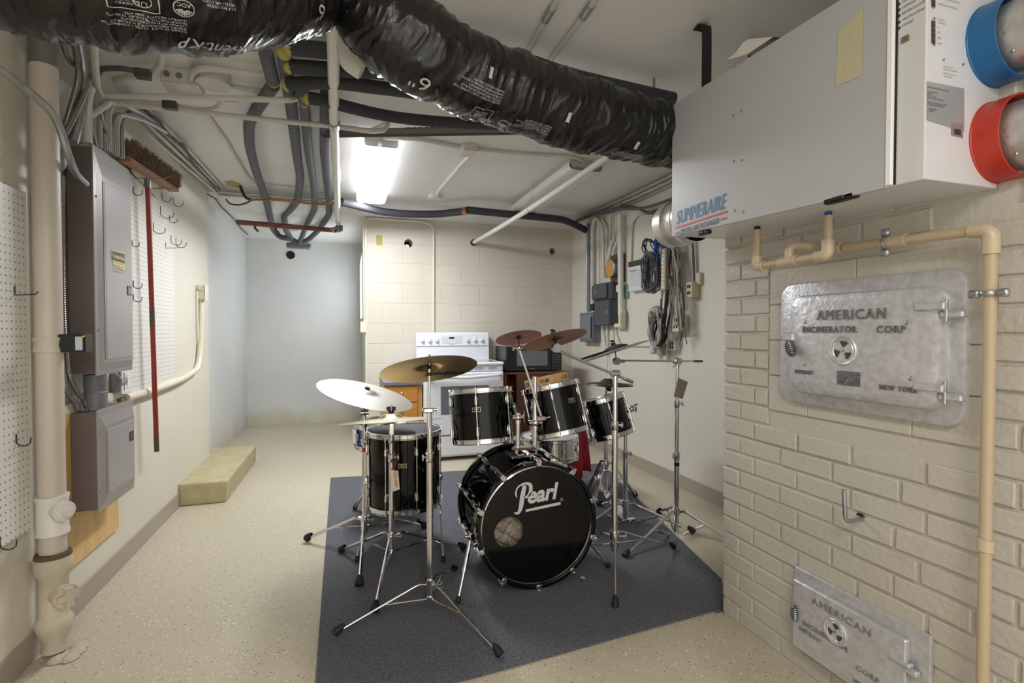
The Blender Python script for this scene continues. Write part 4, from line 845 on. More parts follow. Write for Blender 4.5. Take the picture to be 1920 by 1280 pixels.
MB().lathe([(rr_-.008,0),(rr_-.008,.09),(rr_,.092),(rr_,.105),(rr_-.006,.108)],M_,32).build('ring',m_steel,t); lab(MB().lathe([(rr_-.006,.107),(0,.109)],M_,32).build('disc',mat('disc_tan','#C39252',.6),t),'orange-brown disc face')
MB().box((XR-.05,c.y-.10,c.z-.13),(XR,c.y+.09,c.z+.13),.004).build('mount_box',mat('brown_box','#5B4436',.6),t)
def wc(label,l,r,m=m_cond,off=.02,rad=.08,name='conduit'):
    return cond(label,[P(a[0],a[1],x=XR-(a[2] if len(a)>2 else off)) for a in l],r,m,rad=rad,name=name)
wc('leftmost thin grey conduit down to the small blue-grey box on the right wall',[(1101,418),(1101,584)],.011,m_galv)
wc('thin dark grey conduit just right of the leftmost one above the small blue-grey box',[(1105,420),(1105,584)],.011,m_mid)
wc('thick cream conduit looping up from the small black fitting on the right wall',[(1111,572),(1111,425),(1114,412),(1119,408),(1127,420),(1131,432),(1132,520)],.021,m_cond,.035)
q=P(1112,576,x=XR-.04); tag(MB().box(q+V((-.02,-.03,-.035)),q+V((.02,.03,.035)),.004).build('fitting_block',m_blackp),'small black fitting between the grey boxes on the right wall','conduit fitting')
for k,(l,r) in enumerate((([(1128,410),(1137,425),(1137,500)],.012),([(1145,405),(1145,470),(1138,500)],.013),([(1156,405),(1155,440),(1141,468),(1140,498)],.013),([(1159,405),(1159,450),(1150,470),(1149,490)],.016),([(1122,425),(1124,540)],.008),([(1150,400),(1151,455)],.007))):
    wc(('first','second','third','fourth','fifth','sixth')[k]+' of the cream conduits bending down behind the round meter cover',l,r,m_cond,.03,.1)
wc('thick white conduit right of the round meter cover down to an oval fitting',[(1163,402),(1164,590)],.026,m_white,.05)
t=thing('conduit_fitting','cream oval conduit fitting at the foot of the thick white conduit','conduit fitting',P(1167,600,x=XR-.05)); q=P(1166,598,x=XR-.05); MB().box(q+V((-.03,-.035,-.09)),q+V((.03,.03,.09)),.02).box(q+V((-.02,.0,-.08)),q+V((.02,.12,-.04)),.01).build('body',m_cream,t); MB().sph(q+V((-.005,-.032,0)),.08,16,(.36,.06,1)).build('cover',m_outl,t)
q=P(1162,541,x=XR-.05); tag(MB().cyl(q+V((0,0,-.03)),q+V((0,0,.03)),.033).build('pipe_coupling',m_cream),'cream coupling on the thick white conduit beside the dark boxes','coupling')
q0=P(1170,534,x=XR-.012); q1=P(1178,559,x=XR-.012); tag(MB().box((XR-.012,q1.y,q1.z),(XR,q0.y,q0.z),.001).build('green_plate',mat('plate_green','#6F917C',.5)),'small green plate on the wall right of the thick white conduit','plate')
for k,(l,r) in enumerate((([(1130,612),(1133,640),(1138,660)],.008),([(1139,612),(1139,705)],.010),([(1149,612),(1149,640)],.006),([(1153,612),(1156,630),(1161,642)],.008))):
    wc(('first','second','third','fourth')[k]+' thin cream conduit hanging below the lower dark electrical box, from the left',l,r,m_cond,.02,.1)
wc('thin cream conduit bending from the ceiling corner down to the white telephone panel',[(1232,398),(1196,402),(1185,420),(1183,498)],.010,m_cond,.015,.15)
wc('thin cream conduit running along the wall to the lower outlet behind the tilted cymbal',[(1150,648),(1262,649)],.007,m_cond,.012)
# ceiling-corner cable bundle over the right wall
for k,l in enumerate(([(1058,424),(1085,414),(1110,404),(1140,398),(1160,393),(1180,388),(1200,392),(1215,400),(1235,393),(1262,380)],[(1062,420),(1090,411),(1120,401),(1150,394),(1172,387),(1190,388),(1208,396),(1225,400),(1240,394),(1264,378)],[(1075,417),(1110,400),(1150,391),(1180,391),(1215,388),(1262,372)])):
    cable('corner_cable',('lowest','middle','uppermost')[k]+' dark cable of the bundle along the right ceiling corner','cable',[P(u,v,x=XR-.06-.02*k) for u,v in l],.012,m_dkcable)
for k,(z_,r) in enumerate(((2.39,.014),(2.36,.011),(2.33,.009))): cond(('top','middle','bottom')[k]+' straight conduit along the right ceiling corner behind the air exchanger',[(XR-.05+.015*k,4.6,z_),(XR-.05+.015*k,1.9,z_)],r,m_c2 if k!=1 else m_cond)
cable('hanger_wire','thin white hanger wire dropping from the ceiling to the cable bundle in the right corner','wire',[P(1159,373,z=2.415),P(1159,402,x=XR-.12)],.004,m_white)
# telephone panel
a=P(1178,497,x=XR-.06); b=P(1240,545,x=XR-.06); t=thing('telephone_panel','white telephone equipment panel with vent slots behind the grey cable coil','telephone panel',V((XR,(a.y+b.y)/2,b.z)))
yA,yB_=a.y,P(1236,520,x=XR-.06).y; zt0=Z(XR-.06,yA,501); zb0=Z(XR-.06,yA,547)
MB().box((XR-.06,yB_,zb0),(XR,yA,zt0),.006).build('case',mat('panel_white','#D9DCDE',.4),t)
MB().box((XR-.062,yB_,zt0+.004),(XR,yA,zt0+.045),.003).build('wiring_tray',mat('tray_dark','#3B3D3C',.7,nz=(60,.5)),t)
mb=MB()
for k in range(9): mb.box((XR-.0612,yB_+.05,zb0+.04+.016*k),(XR-.0605,yA-.04,zb0+.044+.016*k))
mb.build('vent_slots',mat('slot_grey','#9BA0A3',.5),t)
tv,tf=text('Panasonic',.03); MB().add(tv,tf,False,fr((XR-.0608,yA-.02,zt0-.045),(0,-1,0),(0,0,1))).build('maker_mark',m_inkd,t)
# cable tangle
def coil(label,c,rx,rz,n,m,r,seed,lean=0,name='cable_coil',dep=.05):
    rg=random.Random(seed); mb=MB()
    for k in range(n):
        a=rg.uniform(.75,1.05); b=rg.uniform(.75,1.05); dy=rg.uniform(-.02,.02); dx=rg.uniform(-dep,0); ph=rg.uniform(0,.4)
        p=[c+V((dx+.012*math.sin(3*t_+k),dy+rx*a*math.cos(t_),rz*b*math.sin(t_)+lean*math.cos(t_))) for t_ in [2*PI*i/20 for i in range(20)]]
        mb.tube(p,r,6,closed=True)
    return tag(mb.build(name,m),label,'cable coil')
m_grcab=mat('coil_grey','#5D5E61',.45); m_bl=mat('coil_blue','#1F5FA8',.4); m_wh=mat('coil_white','#B9B6AE',.45); m_bk=mat('coil_black','#1E1F22',.4)
xw=XR-.06
coil('large coil of dark grey cable hanging over the telephone panel',P(1230,511,x=xw-.05),.085,.16,24,m_grcab,.0045,1,0,dep=.08)
coil('black looped cable above the telephone panel',P(1224,466,x=xw-.03),.09,.07,5,m_bk,.0045,2,.04,dep=.05)
coil('coil of blue cable above the large grey coil',P(1243,466,x=xw-.04),.055,.085,12,m_bl,.004,3,dep=.06)
coil('coil of pale grey cable hanging low beside the outlet strip',P(1237,612,x=xw-.04),.085,.16,16,m_wh,.0045,4,dep=.07)
coil('coil of black cable inside the low pale grey coil',P(1244,618,x=xw-.03),.06,.13,7,m_bk,.004,6,dep=.05)
for k,(l,r,m__,lb) in enumerate(((( (1262,440),(1256,480),(1252,530),(1247,590),(1240,640)),.014,m_bk,'thick black cable hanging down through the cable tangle'),(((1258,440),(1262,500),(1260,560),(1252,610),(1246,640)),.008,m_bk,'thinner black cable crossing the cable tangle'),
   (((1248,440),(1247,500),(1240,570),(1243,640)),.008,m_wh,'pale cable hanging on the left of the cable tangle'),(((1254,442),(1268,500),(1273,560),(1278,620)),.006,m_wh,'pale cable hanging on the right of the cable tangle'),
   (((1268,442),(1266,500),(1280,560),(1284,620),(1288,645)),.004,m_dkcable,'thin grey wire with a bare plug end at the right of the tangle'),(((1264,470),(1275,520),(1283,580),(1276,640)),.006,m_dkcable,'grey wire bowing out to the right of the tangle'),
   (((1240,560),(1239,600),(1240,650)),.008,m_dkcable,'grey cable dropping to the beige round plug'))):
    cable('hanging_cable',lb,'cable',[P(u,v,x=xw-.05+.01*(k%3)) for u,v in l],r,m__)
rg=random.Random(11); mb=MB()
for k in range(26):
    u0=rg.uniform(1250,1275); v0=rg.uniform(445,480); l=[P(u0+rg.uniform(-4,4)+j*1.2,v0+j*rg.uniform(24,30),x=xw-rg.uniform(.0,.06)) for j in range(7)]
    mb.tube(smooth(l,3),.0025,5)
tag(mb.build('wire_tangle',mat('wire_mix','#8D877C',.5,nz=(30,.5))),'tangled bundle of thin telephone wires hanging beside the power strip','wires',)['kind']='stuff'
q=P(1247,505,x=xw-.07); mb=MB().box(q+V((-.02,-.028,-.16)),q+V((.02,.028,.16)),.006)
t=thing('power_strip','pale metal power strip standing upright among the cables','power strip',q); mb.build('case',mat('strip_pale','#B9B2A0',.4,.4),t)
for k in range(10): MB().box(q+V((-.022,-.012,-.14+.03*k)),q+V((-.0195,.012,-.125+.03*k))).build('socket',mat('socket_light','#E6E3D8',.4),t)
def outlet(u0,v0,u1,v1,label,dpt,m,holes=True,name='outlet_box'):
    a=P(u0,v0,x=XR-dpt); b=P(u1,v1,x=XR-dpt); t=thing(name,label,'outlet',V((XR,b.y,b.z))); MB().box((XR-dpt,b.y,b.z),(XR,a.y,a.z),.004).build('box_body',m,t)
    if holes:
        for s in(.3,.7):
            z_=b.z+(a.z-b.z)*s
            for w_ in(.35,.65): y_=b.y+(a.y-b.y)*w_; MB().box((XR-dpt-.001,y_-.008,z_-.012),(XR-dpt+.001,y_+.008,z_+.012)).build('socket',m_void,t)
    return t
outlet(1286,529,1297,557,'beige four-socket outlet box right of the wire tangle',.07,m_outl)
outlet(1303,512,1312,533,'thin beige wall plate above and right of the four-socket outlet',.03,m_outl,False,'wall_plate')
outlet(1252,638,1266,657,'light outlet box low on the right wall beside the beige round plug',.05,mat('outlet_light','#C8CBC9',.4))
outlet(1260,590,1274,622,'cream outlet strip box hanging in the lower part of the tangle',.08,m_cream)
q=P(1226,652,x=xw); tag(MB().box(q+V((-.03,-.03,-.05)),q+V((.03,.03,.04)),.012).build('plug_adapter',mat('adapter_clear','#BFC9D3',.15,spec=.8)),'pale shiny plug adapter below the low coil','adapter')
q=P(1240,652,x=xw); tag(MB().lathe([(0,-.06),(.034,-.06),(.036,.05),(.03,.055),(0,.055)],Matrix.Translation(q),20).build('round_plug',mat('plug_beige','#A79E87',.5)),'beige cylinder-shaped plug hanging from a grey cable','plug')
for k,l in enumerate((((1296,445),(1298,490),(1300,530)),((1299,445),(1301,490),(1302,530)))): wc(('left','right')[k]+' grey cable coming down from the exchanger to the four-socket outlet',l,.007,m_dkcable if k else m_steel,.03,name='outlet_cable')
# ================================================================ on the chimney
m_alu=mat('aluminium_paint','#C6C6CA',.34,.4,nz=(48,.14),bump=(60,.2),detail=8)
def rrect(w_,h_,r,n=6):
    o=[]
    for cx,cy,a0 in((w_-r,h_-r,0),(r,h_-r,PI/2),(r,r,PI),(w_-r,r,1.5*PI)):
        for k in range(n+1): a=a0+PI/2*k/n; o.append((cx+r*math.cos(a),cy+r*math.sin(a)))
    return o
def slab(mb,w_,h_,r,z0,z1,M,bev=.008,bulge=None,inset=0):
    rings=[];
    for (i,z_) in ((0,z0),(0,z1-bev),(bev*.3,z1-bev*.3),(bev,z1)): rings.append([(x+ (i if x<w_/2 else -i),y+(i if y<h_/2 else -i),z_) for x,y in rrect(w_,h_,r)])
    n=len(rings[0]); vs=[p for q in rings for p in q]; fs=[(j*n+k,j*n+(k+1)%n,(j+1)*n+(k+1)%n,(j+1)*n+k) for j in range(3) for k in range(n)]+[tuple(range(3*n,4*n))]
    return mb.add(vs,fs,True,M)
def raised(s,size,w_,x,y,M,z_=.0,ext=.004):
    tv,tf=text(s,size,ext,0,0,1,'LEFT',1.18); xm=max(p[0] for p in tv); return MB().add(*bold([(p[0]*w_/xm+x,p[1]+y,p[2]+z_) for p in tv],tf,size*.016,size*.008,3),False,M)
def coilhandle(c,dr,n,r,par,m):
    d=V(dr).normalized(); u=d.orthogonal().normalized(); w_=d.cross(u); L_=V(dr).length; p=[]
    for k in range(n*14+1):
        a=2*PI*k/14; s=k/(n*14); rr_=r*(.75+.5*math.sin(PI*s)); p.append(V(c)+d*L_*s+(u*math.cos(a)+w_*math.sin(a))*rr_)
    return MB().tube(p,.0022,6).tube([V(c),V(c)+d*L_],r*.6,8).build('coil_grip',m,par)
xd=1.46
a=P(1463,560,x=xd+.02); yL=P(1463,600,x=xd+.02).y; yR_=P(1812,600,x=xd+.02).y; zB=.950; zT=1.362
t=thing('incinerator_door','large cast aluminium-painted incinerator loading door with raised lettering','incinerator door',V((XB,(yL+yR_)/2,zB)))
F1=fr((XB-.002,yL,zB),(0,-1,0),(0,0,1)); Wf=yL-yR_; Hf=zT-zB
slab(MB(),Wf,Hf,.05,0,.02,F1,.008).build('frame_plate',m_alu,t)
y0d=P(1478,600,x=xd-.02).y; y1d=P(1762,600,x=xd-.02).y; zd0=.990; zd1=1.318; Wd=y0d-y1d; Hd=zd1-zd0
F2=fr((XB-.022,y0d,zd0),(0,-1,0),(0,0,1)); D_=.042
slab(MB(),Wd,Hd,.045,0,D_,F2,.022).build('door_leaf',m_alu,t)
F3=F2@Matrix.Translation((0,0,D_))
m_let=mat('raised_letter','#7D797C',.4,.5)
for s,sz,w_,x,y in(('AMERICAN',.043,.215,.115,.245),('INCINERATOR',.028,.185,.062,.205),('CORP',.028,.078,.305,.205),('DETROIT',.018,.068,.035,.068),('NEW YORK',.020,.10,.315,.045)):
    raised(s,sz,w_*Wd/.46,x*Wd/.46,y,F3).build('raised_lettering',m_let,t)
def vent(cx,cy,r,F,t,three=True):
    mv=F@Matrix.Translation((cx,cy,0))
    v=MB().lathe([(r,0),(r,.004),(r-.003,.007),(r-.007,.004),(r-.010,.004),(r-.012,.006),(r-.015,.003),(0,.0032)],mv,36).build('draft_wheel',m_alu,t)
    for k in range(3):
        a=PI/2+2*PI*k/3-.15; n_=7; ri,ro=r*.2,r*.63; pl=[(ri*math.cos(a)*1,ri*math.sin(a))]+[(ro*math.cos(a+.5*(i/3-1)),ro*math.sin(a+.5*(i/3-1))) for i in range(n_)]
        MB().add([(x,y,.0045) for x,y in pl],[tuple(range(n_+1))],False,mv).build('draft_opening',mat('vent_dark','#3E3C3D',.6),v)
    MB().lathe([(.005,.003),(.005,.006),(0,.0065)],mv,12).build('centre_screw',m_screw,v)
vent(.205*Wd/.46,.150,.045,F3,t)
pm=MB().box((.185,.045,0),(.258,.088,.0015),M=F3@Matrix.Diagonal((Wd/.46,1,1,1))); pp=pm.build('maker_plate',mat('plate_dull','#77777A',.35,.7,nz=(50,.3),bump=(140,.4)),t)
for x,y in((.189,.049),(.254,.049),(.189,.084),(.254,.084)): MB().cyl(F3@V((x*Wd/.46,y,.0014)),F3@V((x*Wd/.46,y,.003)),.002,n=8).build('rivet',m_screw,pp)
for x,y in((.07,.238),(.385,.232),(.07,.098),(.395,.082)): MB().sph(F3@V((x*Wd/.46,y,.0)),.006,10,(.5,1,1)).build('bolt',m_screw,t)
for z_ in(.275,.065):
    h=MB().box((Wd-.055,z_-.012,D_-.008),(Wd+.016,z_+.008,D_+.008),.003,F2).build('hinge_arm',m_alu,t)
    MB().box((Wd-.004,z_-.032,D_-.032),(Wd+.05,z_-.014,D_-.006),.004,F2).build('hinge_knuckle',m_alu,t)
    MB().cyl(F2@V((Wd+.012,z_-.04,D_-.008)),F2@V((Wd+.012,z_+.016,D_-.008)),.005,n=10).build('hinge_pin',m_screw,t)
MB().box((-.012,.175,.02),(.034,.205,D_+.012),.005,F2).box((-.03,.178,.03),(-.008,.19,.042),.002,F2).build('latch_block',m_alu,t)
coilhandle(F2@V((.012,.172,D_+.008)),F2.to_3x3()@V((.03,-.045,.012)),8,.011,t,m_steel)
# lower ash door
yA=P(1490,1100,x=XB-.012).y; yB2=P(1745,1240,x=XB-.012).y; zA0=.095; zA1=.378
t=thing('ash_door','smaller cast aluminium-painted ash door low on the chimney, raised AMERICAN lettering','incinerator door',V((XB,(yA+yB2)/2,zA0)))
F1=fr((XB,yA,zA0),(0,-1,0),(0,0,1)); W2=yA-yB2; H2=zA1-zA0
MB().box((0,0,0),(W2,H2,.014),.002,F1).build('frame_plate',m_alu,t)
F2=F1@Matrix.Translation((.012,.014,.014)); Wd2=W2-.062; Hd2=H2-.05
MB().box((0,0,0),(Wd2,Hd2,.02),.004,F2).build('door_leaf',m_alu,t); F3=F2@Matrix.Translation((0,0,.02))
for s,sz,w_,x,y in(('AMERICAN',.031,.20,.078,.188),('INCINERATOR',.022,.165,.045,.098),('CORP',.022,.07,.235,.065),('DETROIT',.018,.085,.03,.072),('NEW YORK',.02,.09,.225,.02)): raised(s,sz,w_*Wd2/.375,x*Wd2/.375,y,F3,ext=.003).build('raised_lettering',mat('raised_letter2','#9A989C',.35,.6),t)
vent(.165*Wd2/.375,.140,.040,F3,t)
for z_ in(.165,.04):
    MB().box((Wd2-.04,z_,.008),(Wd2+.016,z_+.012,.03),.003,F2).build('hinge_arm',m_alu,t); MB().box((Wd2-.005,z_-.018,.004),(Wd2+.03,z_-.003,.022),.003,F2).build('hinge_knuckle',m_alu,t)
    MB().cyl(F2@V((Wd2+.01,z_-.03,.018)),F2@V((Wd2+.01,z_+.018,.018)),.004,n=8).build('hinge_pin',m_screw,t)
coilhandle(F3@V((.015,.15,.008)),F3.to_3x3()@V((.002,-.055,.0)),9,.009,t,m_steel)
# L hook
q=P(1612,969,x=XB-.003); t=thing('wall_hook','bent grey steel rod hook sticking out of the painted brick','hook',q)
MB().tube(fillet([q+V((.03,-.01,0)),V((1.425,1.147,q.z-.004)),V((1.42,1.149,q.z+.095))],.022,6),.0062,12).build('rod',m_galv,t); MB().sph(q+V((.002,0,.0)),.012,10,(.2,1.3,1)).build('hole',m_void,t)
# tan drain piping
m_tan=mat('tan_pipe','#B8A58A',.35,nz=(4,.06),stretch=(1,1,.4)); m_tanf=mat('tan_fitting','#C1AF94',.3)
t=thing('drain_tubing','tan plastic drain tubing from under the air exchanger down the chimney','pipe',(1.45,.8,0))
r=.0128; xv=1.44
v0=P(1859,432,x=xv); vx,vy=xv,v0.y; zt_=v0.z
MB().cyl((xv,vy,0.0),(xv,vy,zt_-.03),r,n=20).build('pipe',m_tan,t)
h1a=P(1828,433,x=xv); h1b=P(1583,464,x=xv)
MB().cyl(h1a,h1b,r,n=20).build('pipe',m_tan,t)
MB().tube(fillet([P(1820,433,x=xv),V((xv,vy,zt_)),V((xv,vy,zt_-.055))],.022,6),r+.0045,16).build('elbow',m_tanf,t)
MB().cyl((xv,vy,Z(xv,vy,1032)),(xv,vy,Z(xv,vy,1010)),r+.004,n=20).build('coupling',m_tanf,t)
MB().cyl(P(1652,456,x=xv),P(1700,449,x=xv),r+.0035,n=20).build('coupling',m_tanf,t)
MB().cyl(P(1540,469,x=xv),P(1578,464,x=xv),r+.004,n=20).build('coupling',m_tanf,t)
xf_=1.375
T1=P(1552,478,x=xf_); T0=P(1419,500,x=xf_); Tm=P(1480,490,x=xf_)
MB().cyl(T0,T1,r,n=18).build('pipe',m_tan,t); MB().cyl(P(1462,493,x=xf_),P(1494,487,x=xf_),r+.004,n=18).build('tee',m_tanf,t)
MB().tube(fillet([P(1530,481,x=xf_),T1,T1+V((0,0,.045))],.02,6),r+.0045,16).build('elbow',m_tanf,t)
MB().tube(fillet([P(1432,498,x=xf_),T0,T0+V((0,0,.035))],.02,6),r+.0045,16).build('elbow',m_tanf,t)
for q,k in((T1,'blue'),(T0,'dark')):
    zt3=zt(q.y,ZB_); MB().cyl(q,(q.x,q.y,zt3-.012),r,n=18).build('pipe',m_tan,t); lab(MB().cyl((q.x,q.y,zt3-.016),(q.x,q.y,zt3-.002),r*.8,n=18).build('inlet_ring',mat('ring_blue','#1D3F96',.4) if k=='blue' else m_void,t),k+' inlet ring')
top=P(1480,462,x=xf_+.01); MB().tube(fillet([Tm,V((Tm.x,Tm.y,top.z)),V((xv,Tm.y-.03,top.z-.002)),P(1545,468,x=xv)],.02,5),r+.002,16).build('trap_elbow',m_tanf,t)
def pclamp(c,d,label):
    t=thing('pipe_clamp',label,'clamp',c); MB().tube([c+V((0,0,0))+q for q in [V((.012,0,0))]] + [] if False else [c+V((.016*math.cos(a),0,0))*0+ (V((-.018*math.cos(a),0,0))+V(d)*.018*math.sin(a)) for a in[-PI*.5,-PI*.3,-PI*.1,PI*.1,PI*.3,PI*.5]],.005,6,flat=(0,0,1) if abs(d[2])<.5 else (0,1,0)).build('band',m_galv,t)
    for s in(-1,1): q=c+V(d)*.028*s+V((.03,0,0)); MB().box(q-V((.04,.012,.01)),q+V((-.025,.012,.01)),.004).cyl(q+V((-.045,0,0)),q+V((-.038,0,0)),.005,n=8).build('tab',m_galv,t)
pclamp(P(1661,455,x=xv-.004),(0,0,1),'metal clamp holding the horizontal tan pipe to the chimney'); pclamp(V((xv-.004,vy,Z(xv,vy,550))),(0,1,0),'metal clamp holding the vertical tan pipe to the chimney')
# ================================================================ back of the room
m_stove=mat('stove_enamel','#E6E8EE',.22); m_stgrey=mat('stove_trim','#AEB2BA',.35)
sx0,sx1=.665,1.42; sf=4.66; sb=5.27; 
t=thing('stove','white electric range with control knobs standing against the block wall','stove',((sx0+sx1)/2,4.96,0))
zt4=.905
MB().box((sx0,sf+.02,.03),(sx1,sb,zt4-.03),.004).build('body',m_stove,t)
MB().box((sx0-.003,sf-.015,zt4-.028),(sx1+.003,sb-.05,zt4),.01).build('cooktop',m_stove,t)
lab(MB().box((sx0+.05,sf+.04,zt4),(sx1-.05,sb-.13,zt4+.003),.001).build('cooktop_glass',mat('cook_glass','#8F959C',.12),t),'dark glass hob surface')
bp_=MB(); bp_.prism([(sb-.10,zt4-.01),(sb,zt4-.01),(sb,1.178),(sb-.045,1.185),(sb-.075,1.17),(sb-.09,1.05)],sx0,sx1,Matrix(((0,0,1,0),(1,0,0,0),(0,1,0,0),(0,0,0,1))))
bg=bp_.build('backguard',m_stove,t,bev=.006)
fb=fr((sx0,sb-.0895,1.05),(1,0,0),(0,-.12,1)@V((0,0,0)) if False else (0,.125,1))
MB().box((0,-.006,-.001),(sx1-sx0,.0,.008),.001,fb).build('trim_line',m_stgrey,bg)
for u in(792,805.5,819,877,890,903):
    x=P(u,634,y=sb-.085).x-sx0; mb=MB().lathe([(.0255,0),(.0255,.004),(.019,.006),(.017,.022),(0,.024)],fb@Matrix.Translation((x,.052,0)),24).box((x-.004,.034,.02),(x+.004,.070,.028),.002,fb); mb.build('knob',mat('knob_white','#DADCE0',.2),bg)
cx=P(847,630,y=sb-.085).x-sx0
cp=MB().box((cx-.105,.022,0),(cx+.105,.098,.003),.002,fb).build('control_panel',mat('ctrl_panel','#D9DBDF',.3),bg)
MB().box((cx-.026,.068,.003),(cx+.026,.086,.004),.0005,fb).build('display',m_void,cp)
for k in range(12):
    s=-1 if k<6 else 1; kk=k%6; x=cx+s*(.045+.022*(kk%3)); MB().cyl(fb@V((x,.045+.026*(kk//3),.003)),fb@V((x,.045+.026*(kk//3),.0042)),.0045,n=10).build('button',m_stgrey,cp)
tv,tf=text('KENMORE',.012); MB().add([(p[0]+cx-.03,p[1]+.006,.001) for p in tv],tf,False,fb).build('maker_mark',m_inkd,bg)
vt=MB().box((sx0+.01,sf+.004,zt4-.085),(sx1-.01,sf+.03,zt4-.032),.006).build('vent_band',m_stove,t)
for k in range(5):
    x=sx0+.07+.135*k; 
    for j in range(3): MB().box((x,sf+.001,zt4-.05-.009*j),(x+.08,sf+.006,zt4-.046-.009*j)).build('vent_slot',m_stgrey,vt)
od=MB().box((sx0+.004,sf-.018,.24),(sx1-.004,sf+.02,zt4-.09),.01).build('oven_door',m_stove,t)
w0=P(824,712,y=sf-.018); w1=P(921,770,y=sf-.018)
MB().box((sx0+.15,sf-.0195,.43),(sx1-.15,sf-.0175,.69),.0008).build('oven_window',mat('oven_glass','#6C707A',.1),od)
hp_=fillet([V((sx0+.03,sf-.015,zt4-.125)),V((sx0+.06,sf-.06,zt4-.118)),V(((sx0+sx1)/2,sf-.072,zt4-.135)),V((sx1-.06,sf-.06,zt4-.118)),V((sx1-.03,sf-.015,zt4-.125))],.08,6)
MB().tube(hp_,.014,12).build('door_handle',m_stove,od)
MB().box((sx0+.004,sf-.012,.05),(sx1-.004,sf+.02,.228),.008).build('storage_drawer',m_stove,t)
for x in(sx0+.04,sx1-.04):
    for y_ in(sf+.06,sb-.05): MB().cyl((x,y_,0),(x,y_,.035),.02).build('foot',m_blackp,t)
# drawer cabinet
cy0=4.70; cl=P(722,716,y=cy0).x; ct=Z(cl,cy0,716); cr_=.655
t=thing('drawer_cabinet','orange-brown wooden drawer cabinet with a grey top, left of the stove','cabinet',((cl+cr_)/2,4.98,0))
m_oak=mat('orange_oak','#C58A43',.4,stretch=(1,1,6),nz=(5,.12))
MB().box((cl,cy0+.012,.02),(cr_,5.27,ct-.035),.003).build('carcass',m_oak,t); lab(MB().box((cl-.015,cy0-.02,ct-.032),(cr_+.0,5.28,ct),.003).build('top_board',mat('cab_top','#6E7880',.4),t),'grey laminate top'); lab(MB().box((cl-.006,cy0+.02,.02),(cl-.001,5.26,ct-.034)).build('side_panel',mat('cab_side','#B9A078',.5),t),'pale side panel')
MB().box((cl+.02,cy0+.04,0),(cr_-.02,5.2,.02)).build('plinth',m_blackp,t)
zz_=[ct-.04,ct-.195,ct-.34,ct-.49,.05]
for a_,b_ in zip(zz_,zz_[1:]):
    d_=MB().box((cl+.008,cy0-.004,b_+.006),(cr_-.045,cy0+.012,a_-.006),.003).build('drawer',m_oak,t); xm=(cl+cr_-.04)/2
    MB().cyl((xm,cy0-.004,(a_+b_)/2+.01),(xm,cy0-.018,(a_+b_)/2+.01),.006).sph((xm,cy0-.022,(a_+b_)/2+.01),.014,12,(1,.6,1)).build('drawer_knob',m_chrome,d_)
# microwave on brown cabinet
my=4.78; a=P(948,652,y=my); b=P(1053,697,y=my)
mz0=Z(a.x,my,698); mz1=Z(a.x,my,650)
t=thing('microwave','black microwave oven standing on the brown wooden cabinet behind the toms','microwave',((a.x+b.x)/2,my+.2,mz0))
MB().box((a.x,my,mz0+.008),(b.x,my+.36,mz1),.006).build('case',mat('mw_black','#222225',.3),t)
MB().box((a.x+.004,my-.016,mz0+.012),(b.x-.12,my,mz1-.003),.004).build('door',mat('mw_door','#1D1D20',.25),t)
MB().box((a.x+.11,my-.0175,mz0+.06),(b.x-.16,my-.0155,mz1-.04)).build('door_window',mat('mw_glass','#6B6E72',.12),t)
kp=MB().box((b.x-.116,my-.014,mz0+.012),(b.x-.004,my,mz1-.003),.003).build('control_panel',mat('mw_black',''),t)
MB().box((b.x-.10,my-.0155,mz1-.05),(b.x-.02,my-.0135,mz1-.03)).build('display',mat('mw_glass',''),kp)
for r_ in range(4):
    for c_ in range(4): MB().box((b.x-.10+.021*c_,my-.0155,mz0+.09+.022*r_),(b.x-.086+.021*c_,my-.0135,mz0+.102+.022*r_)).build('key',m_dkcable,kp)
tv,tf=text('Panasonic',.016); MB().add([(p[0],p[1],0) for p in tv],tf,False,fr((a.x+.24,my-.0178,mz0+.03),(1,0,0),(0,0,1))).build('maker_mark',m_inkd if False else m_ink,t)
for x in(a.x+.05,b.x-.05): MB().cyl((x,my+.05,mz0),(x,my+.05,mz0+.01),.012).build('foot',m_blackp,t)
m_redw=mat('redwood','#7A4630',.4,stretch=(1,1,5),nz=(4,.15))
t=thing('wooden_cabinet','reddish brown wooden cabinet carrying the black microwave','cabinet',((a.x+b.x)/2,my+.2,0))
MB().box((a.x-.01,my-.01,mz0-.02),(b.x+.06,my+.40,mz0),.002).build('top_board',m_redw,t)
for x in(a.x-.01,b.x+.04): MB().box((x,my-.005,.0),(x+.02,my+.40,mz0-.02),.002).build('side_panel',m_redw,t)
MB().box((a.x+.01,my+.38,.0),(b.x+.04,my+.395,mz0-.02)).build('back_panel',m_redw,t)
for z_ in(.05,.40): MB().box((a.x+.01,my+.005,z_),(b.x+.04,my+.38,z_+.018)).build('shelf',m_redw,t)
dd=MB().box((a.x+.11,my-.008,.42),(b.x+.04,my+.006,mz0-.022),.002).build('door',mat('redwood_dark','#4F3226',.45,stretch=(1,1,5),nz=(4,.15)),t)
